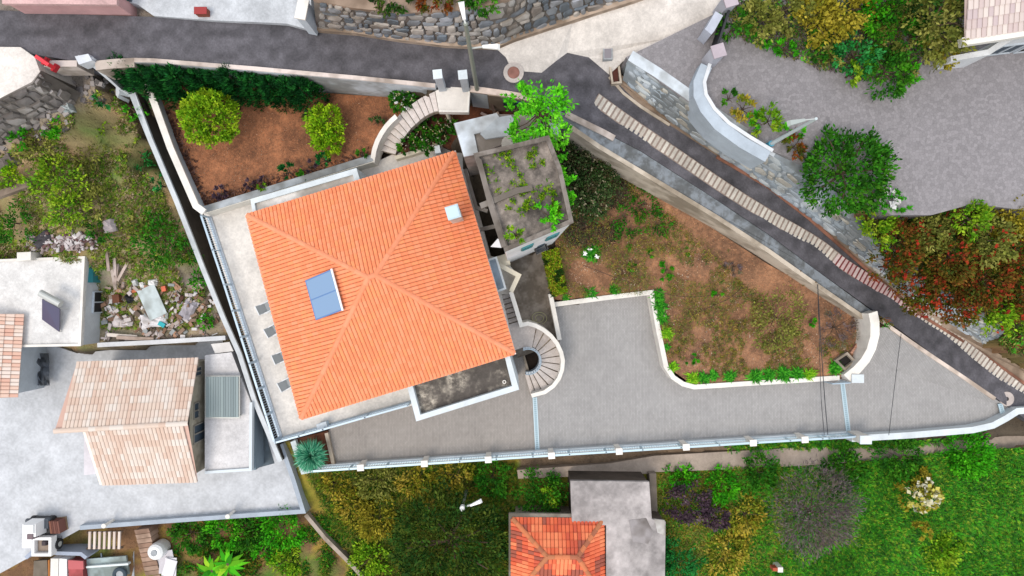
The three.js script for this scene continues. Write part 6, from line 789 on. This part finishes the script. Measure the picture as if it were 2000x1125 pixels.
// below: slopes and trees
[['bright green leafy shrub at the corner of the patio', 550, 1030, 42, 1.4, 'mid'], ['dark green shrub under the patio wall, left', 372, 1042, 34, 1.3, 'darkGreen'], ['dark green shrub under the patio wall, middle', 440, 1034, 34, 1.3, 'mid'], ['dark green shrub under the patio wall, right', 492, 1036, 32, 1.3, 'darkGreen'], ['green shrub left of the diagonal wall', 520, 1075, 24, 1, 'mid'], ['yellow-green shrub at the lower edge left of the diagonal wall', 560, 1095, 28, .8, 'yg'], ['golden dry shrub right of the diagonal wall', 690, 985, 36, .9, 'gold'], ['golden dry shrub at the upper left of the lower slope', 650, 945, 28, .8, 'gold'], ['pale golden shrub in the middle of the lower slope', 742, 1012, 40, .9, 'yellow'], ['olive shrub under the driveway fence, left', 735, 938, 34, .8, 'olive'], ['golden shrub under the driveway fence, middle', 815, 938, 34, .9, 'gold'], ['golden shrub under the driveway fence, right', 892, 930, 30, .9, 'gold'], ['dark green shrub between the fence and the dark tree', 962, 932, 34, 1.4, 'darkGreen'], ['bright green shrub at the foot of the diagonal wall', 725, 1090, 36, .9, 'yg'], ['leafy yellow-flecked shrub above the red roof', 1058, 966, 44, 1.9, 'darkGreen'], ['bright yellow-green shrub inside the leafy one above the red roof', 1068, 962, 20, 2.2, 'yg'], ['dark purple shrub right of the concrete roof', 1348, 985, 38, 1.7, 'purple'], ['dark purple shrub lower right of the other purple one', 1395, 1005, 24, 1.2, 'purple'], ['blue-green shrub at the lower edge by the concrete roof', 1325, 1098, 42, 1.4, 'teal'], ['dark blue-green shrub left of the lower edge shrub', 1278, 1112, 26, 1.1, 'teal'], ['deep green shrub on the meadow edge, left', 1480, 925, 36, 1, 'darkGreen'], ['deep green shrub on the meadow edge, middle', 1650, 918, 40, 1, 'darkGreen'], ['deep green shrub on the meadow edge, right', 1760, 896, 40, 1, 'darkGreen'], ['golden shrub between the purple shrubs and the bare tree', 1455, 1005, 34, .9, 'gold'], ['golden shrub at the lower edge left of the bare tree', 1420, 1085, 40, .9, 'gold'], ['green shrub near the concrete roof corner', 1330, 930, 26, .8, 'mid'], ['green shrub between path and purple shrub', 1410, 950, 32, .9, 'mid'], ['dark green shrub at the right end of the meadow edge', 1890, 885, 46, 1, 'mid'], ['yellow-green shrub at the lower right of the meadow', 1840, 1075, 40, .8, 'yg']].forEach(([n, x, y, r, h, p2]) => S(n, 'shrub', x, y, r, h, { pal: p2, layers: 2, lump: .45, spread: .28, L: .2 }));
S('large dark olive tree filling the lower slope left of the red roof', 'tree', 878, 1062, 108, 4.2, { tree: 1, pal: 'deep', layers: 2.2, lump: .4, L: .24, w: .12, trunk: .18, limbs: 9, spread: .14 });
{ const t = S('bare greyish purple tree in the green meadow', 'tree', 1588, 1002, 78, 3, { tree: 1, pal: 'twig', layers: 1.1, L: .26, w: .04, lump: .35, trunk: .08, limbs: 8, spread: .24 }); }
S('shrub with white and yellow flowers in the green meadow', 'shrub', 1795, 962, 34, 1.6, { pal: 'yellow', layers: 1.5, lump: .5, lobes: [[0, -34, .5], [6, 74, .45]], flowers: { n: 70, c: ['#fffce8', '#f6f0c8', '#e8e070'], s: .26 } });
{ // broad-leaved plant at the bottom left
  for (const [x, y, n] of [[425, 1105, 'left'], [455, 1092, 'right']]) { const p = onGround(x, y), t = thing('broad_leaf_plant', 'broad-leaved bright green plant at the lower edge, ' + n + ' one', 'plant', p), m = new M(), cols = cc('mid').concat(cc('straplime')); for (let i = 0; i < 16; i++) { const a = i * 2.4, e = R(.15, .9), d = V(Math.cos(a) * Math.cos(e), Math.sin(e), Math.sin(a) * Math.cos(e)).multiplyScalar(R(.9, 1.4)); m.col = pick(cols); m.blade(V(p.x, p.y + .8, p.z), d, .3, .5); } part(t, 'leaves', m, mt.leaf); part(t, 'stem', new M().tube([p, V(p.x, p.y + .85, p.z)], .1, 8), mt.bark); }
  const w = thing('diagonal_wall', 'old wall running diagonally down the lower slope', 'wall', onGround(650, 1060)); part(w, 'masonry', new M().wall([[602, 1000], [640, 1046], [690, 1096], [730, 1140]].map(([x, y]) => { const p = onGround(x, y); return V(p.x, p.y + .55, p.z); }), .24, -4.5), mat('#b5a698', { map: tStain }));
  const sp = onGround(1512, 1100), sg = thing('marker_post', 'white and red marker post in the meadow at the lower edge', 'post', sp); part(sg, 'shaft', new M().box(sp.x, sp.y + .5, sp.z, .3, 1, .3), mt.white); part(sg, 'panel', new M().box(sp.x - .28, sp.y + .7, sp.z, .3, .5, .2), mat('#b5553a'));
}
// upper right banks
[['green shrub next to the dark yard gate', 1434, 52, 30, 1.3, 'darkGreen'], ['brownish shrub right of the yard gate', 1480, 40, 40, 1.6, 'olive'], ['brown-green shrub at the top edge left of the yellow ones', 1540, 18, 42, 1.8, 'olive'], ['yellow shrub at the top edge, left', 1590, 40, 46, 1.9, 'yellow'], ['yellow shrub at the top edge, right', 1650, 18, 50, 2, 'yellow'], ['green shrub below the yellow shrubs', 1600, 92, 26, 1, 'darkGreen'], ['blue-green shrub in the middle of the upper bank', 1672, 108, 36, 1.4, 'teal'], ['round bright green cushion at the yard edge', 1534, 95, 18, .9, 'mid'], ['small green cushion at the yard edge near the gate', 1487, 82, 13, .7, 'mid'], ['round yellow-green cushion at the yard edge', 1660, 146, 19, .9, 'yg'], ['dark green shrub at the yard edge below the corner house', 1732, 140, 42, 1.4, 'darkGreen'], ['green cushion at the tip of the upper bank', 1768, 150, 22, 1, 'mid'], ['dark green shrub in the upper bank, centre', 1745, 62, 46, 1.8, 'darkGreen'], ['green shrub at the top edge of the upper bank', 1720, 20, 44, 1.8, 'mid'], ['yellow-brown shrub by the corner house, lower', 1846, 96, 30, 1.3, 'yellow'], ['brownish shrub in the middle of the upper bank', 1700, 70, 26, 1.1, 'olive'], ['small shrub left of the round cushion', 1628, 110, 22, .9, 'olive'],
 ['small green shrub inside the curved yard wall', 1424, 192, 14, .7, 'darkGreen'], ['tan grassy shrub inside the curved yard wall', 1452, 212, 22, .8, 'gold'], ['bright yellow-green shrub by the slim street lamp', 1502, 236, 28, 1.2, 'yg'], ['green shrub left of the bright one by the slim lamp', 1474, 240, 18, .8, 'mid'], ['orange-tinged shrub below the slim street lamp', 1552, 286, 24, .8, 'red'], ['green shrub right of the slim street lamp', 1548, 258, 18, .7, 'mid']].forEach(([n, x, y, r, h, p2]) => S(n, 'shrub', x, y, r, h, { gy: 7.05, pal: p2, layers: 2.2, lump: .45, spread: .26, L: .2 }));
S('large dark yellow-green tree in front of the corner house', 'tree', 1826, 44, 66, 3.4, { tree: 1, gy: 7.05, pal: 'olive', layers: 2.4, lump: .45, L: .22, trunk: .14 }); S('dark tree crown behind the olive one at the top edge', 'tree', 1775, 10, 46, 3, { tree: 1, gy: 7.05, pal: 'deep', layers: 2.2, lump: .4, L: .22 });
S('big round dark green tree between the yard and the sloping road', 'tree', 1648, 334, 82, 3.4, { tree: 1, gy: 6, pal: 'darkGreen', layers: 3, lump: .22, L: .2, w: .12, trunk: .16, limbs: 8, spread: .15 });
S('green plant with white flowers beside the big round tree', 'plant', 1728, 388, 22, .9, { gy: 6.6, pal: 'mid', flowers: { n: 9, c: ['#ffffff'], s: .24 } }); S('bright green cushion right of the white flowers', 'plant', 1758, 402, 15, .7, { gy: 6.6, pal: 'mid' });
[[1712, 440, 34, 'yg', 0, 'green one next to the big round tree'], [1760, 470, 44, 'red', 30, 'upper left one'], [1812, 455, 38, 'olive', 12, 'olive one at the yard edge'], [1738, 520, 36, 'red', 44, 'lowest on the left'], [1796, 540, 48, 'red', 70, 'middle left one'], [1858, 500, 44, 'red', 50, 'middle one'], [1862, 580, 52, 'red', 90, 'lower middle one'], [1922, 545, 50, 'red', 80, 'middle right one'], [1890, 425, 36, 'yg', 0, 'yellow-green one at the yard edge'], [1968, 420, 44, 'yellow', 0, 'yellow one at the right edge'], [1930, 470, 44, 'olive', 24, 'upper right one'], [1985, 500, 40, 'red', 50, 'one at the right edge'], [1985, 580, 42, 'red', 70, 'lower one at the right edge'], [1935, 610, 38, 'yg', 16, 'lowest yellow-green one'], [1990, 635, 26, 'yg', 0, 'lowest one at the right edge'], [1800, 590, 30, 'red', 60, 'one by the road wall']].forEach(([x, y, r, p2, f, n]) => S('red-flowered bank shrub by the road, ' + n, 'shrub', x, y, r, 1.8, { pal: p2, layers: 2.2, lump: .45, spread: .26, L: .19, flowers: f ? { n: Math.round(f * .55), c: ['#b8341e', '#a03020', '#c04a28', '#983818'], s: .16 } : undefined }));
[['dark shrub on top of the stone wall, left', 760, -14, 40, 'deep'], ['reddish shrub on top of the stone wall, middle', 850, -18, 44, 'red'], ['green shrub on top of the stone wall, right', 930, -24, 44, 'darkGreen']].forEach(([n, x, y, r, p2]) => S(n, 'shrub', x, y, r, 1, { gy: 9.6, pal: p2, layers: 2.2, lump: .4, L: .2 }));

// ---------------------------------------------------------------- ground cover nobody could count
function cover(name, label, n, cols, place, o) {
  const m = new M(); for (let i = 0; i < o.k; i++) { const a = R(0, 6.28); m.leaf(V(G2() * o.sp, 0, G2() * o.sp), V(Math.cos(a) * o.lean, R(.4, 1), Math.sin(a) * o.lean).setLength(o.L * R(.7, 1.2)), o.w); }
  const im = new THREE.InstancedMesh(m.geo(), new THREE.MeshStandardMaterial({ roughness: .8, side: THREE.DoubleSide }), n), mx = new THREE.Matrix4(), q = new THREE.Quaternion(), up = V(0, 1, 0); let k = 0;
  for (let tries = 0; k < n && tries < n * 6; tries++) { const p = place(); if (!p) continue; const s = R(.6, 1.5); mx.compose(p, q.setFromAxisAngle(up, R(0, 6.28)), V(s, s, s)); im.setMatrixAt(k, mx); im.setColorAt(k, pick(cols).clone().multiplyScalar(R(.7, 1.25))); k++; }
  im.count = k; im.name = numbered(name); im.userData = { label, category: 'ground cover', kind: 'stuff' }; scene.add(im);
}
const spot = (x0, x1, y0, y1, f, sc = .02, th = 0) => () => { const x = R(x0, x1), y = R(y0, y1); if (f && !f(x, y)) return null; if (fbm(x * sc, y * sc, 3) < th) return null; const p = onGround(x, y); return uncover(p.x, p.z) ? p : null; };
const flat = (poly, h, sc = .02, th = 0) => { const xs = poly.map((p) => p[0]), ys = poly.map((p) => p[1]), w = poly.map(([x, y]) => V(x, 0, y)); return () => { const x = R(Math.min(...xs), Math.max(...xs)), y = R(Math.min(...ys), Math.max(...ys)); if (!inside(w, x, y) || fbm(x * sc, y * sc, 3) < th) return null; return P(x, y, typeof h === 'function' ? h(x, y) : h); }; };
cover('meadow_grass', 'bright green meadow grass of the lower right slope', 42000, cc('mid').concat(cc('mid'), cc('yg'), cc('darkGreen')), spot(1380, 2060, 862, 1160, (x, y) => x > 1400 + R(0, 240) || y > 1100, .02, -.45), { k: 9, sp: .15, lean: .8, L: .24, w: .05 });
cover('dry_grass', 'golden dry grass of the lower slope', 14000, cc('gold').concat(cc('olive'), cc('yg'), cc('darkGreen')), spot(560, 1010, 905, 1160, (x, y) => x > 600 + (y - 920) * .5, .02, -.3), { k: 8, sp: .14, lean: .9, L: .26, w: .035 });
cover('dry_grass', 'mixed dry and green grass around the purple shrubs', 7000, cc('gold').concat(cc('mid'), cc('olive')), spot(1290, 1540, 905, 1160, null, .02, -.3), { k: 8, sp: .14, lean: .9, L: .26, w: .04 });
cover('scrub_weeds', 'weeds and tufts over the left scrub', 12000, cc('olive').concat(cc('yg'), ['#c4b08a', '#b09a70', '#d0bc98', '#a58c68'].map((h) => A(h))), spot(-40, 430, 180, 640, (x, y) => x < 236 + (y - 180) * .42 && (x - 60) + (y - 250) * 1.5 > 30, .014, -.12), { k: 9, sp: .16, lean: 1, L: .2, w: .055 });
cover('slope_weeds', 'green weeds on the slope below the patio', 2600, cc('mid').concat(cc('darkGreen'), cc('gold')), spot(330, 700, 1005, 1160, (x, y) => y > 1030 - (x - 330) * .1), { k: 8, sp: .14, lean: .9, L: .24, w: .06 });
cover('bank_weeds', 'weeds between the shrubs of the right banks', 2600, cc('mid').concat(cc('olive'), cc('red')), () => { const x = R(1690, 2040), y = R(390, 690), p = onGround(x, y); return y < 690 && uncover(p.x, p.z) ? p : null; }, { k: 8, sp: .14, lean: .9, L: .24, w: .06 });
cover('bed_litter', 'brown and green ground cover of the upper bank', 2600, cc('olive').concat(cc('twig'), cc('mid')), flat([[1425, 5], [1890, 0], [1860, 90], [1770, 165], [1690, 150], [1600, 130], [1430, 70]], 7.1, .02, -.2), { k: 8, sp: .16, lean: .9, L: .2, w: .07 });
const orchard = [[1110, 260], [1240, 355], [1500, 520], [1655, 605], [1684, 640], [1668, 676], [1636, 700], [1622, 724], [1350, 742], [1306, 716], [1276, 572], [1095, 582], [1090, 480]], oh = (x, y) => clamp(.87 + Math.max(0, (1690 - x) * .0008 + (600 - y) * .0038) * .9, .87, 2.35);
cover('garden_weeds', 'thin green and yellow weeds over the lower garden soil', 7500, cc('darkGreen').concat(cc('olive'), cc('gold'), cc('gold'), cc('olive')), flat(orchard, oh, .016, -.08), { k: 6, sp: .12, lean: 1.1, L: .13, w: .03 });
cover('leaf_litter', 'pale leaf litter over the lower garden soil', 2600, ['#d8c4a8', '#c9a884', '#e2d4c0', '#8a6a50', '#a98a6a', '#b88c78'].map((h) => A(h)), flat(orchard, oh), { k: 2, sp: .12, lean: 2.5, L: .075, w: .035 });
cover('leaf_litter', 'dark leaf litter under the thicket', 3000, ['#5a3a2c', '#3c2a22', '#7a5a44', '#4f5a34', '#2e2a1c'].map((h) => A(h)), flat([[1075, 300], [1110, 250], [1240, 345], [1260, 400], [1200, 470], [1110, 480]], oh), { k: 4, sp: .12, lean: 2, L: .16, w: .06 });
cover('soil_pebbles', 'pale pebbles and chips over the upper garden soil', 1700, ['#d8c0a0', '#c9a584', '#eadcc4', '#7a4a34', '#a97a58', '#5f3a2a'].map((h) => A(h)), flat([[300, 190], [640, 195], [770, 210], [735, 300], [560, 350], [400, 398]], 4.31), { k: 1, sp: .04, lean: 2.5, L: .05, w: .04 });
cover('soil_litter', 'dark dead leaves along the edges of the upper garden', 900, ['#5a3428', '#46281f', '#6d4a36', '#7a5a50'].map((h) => A(h)), () => { const k = rnd(), s = Math.abs(G2()) * 22; return rnd() < .5 ? P(lerp(312, 398, k) + s, lerp(215, 400, k), 4.32) : P(lerp(400, 720, k), lerp(402, 312, k) - s, 4.32); }, { k: 3, sp: .08, lean: 2.2, L: .12, w: .05 });

renderer.render(scene, camera);
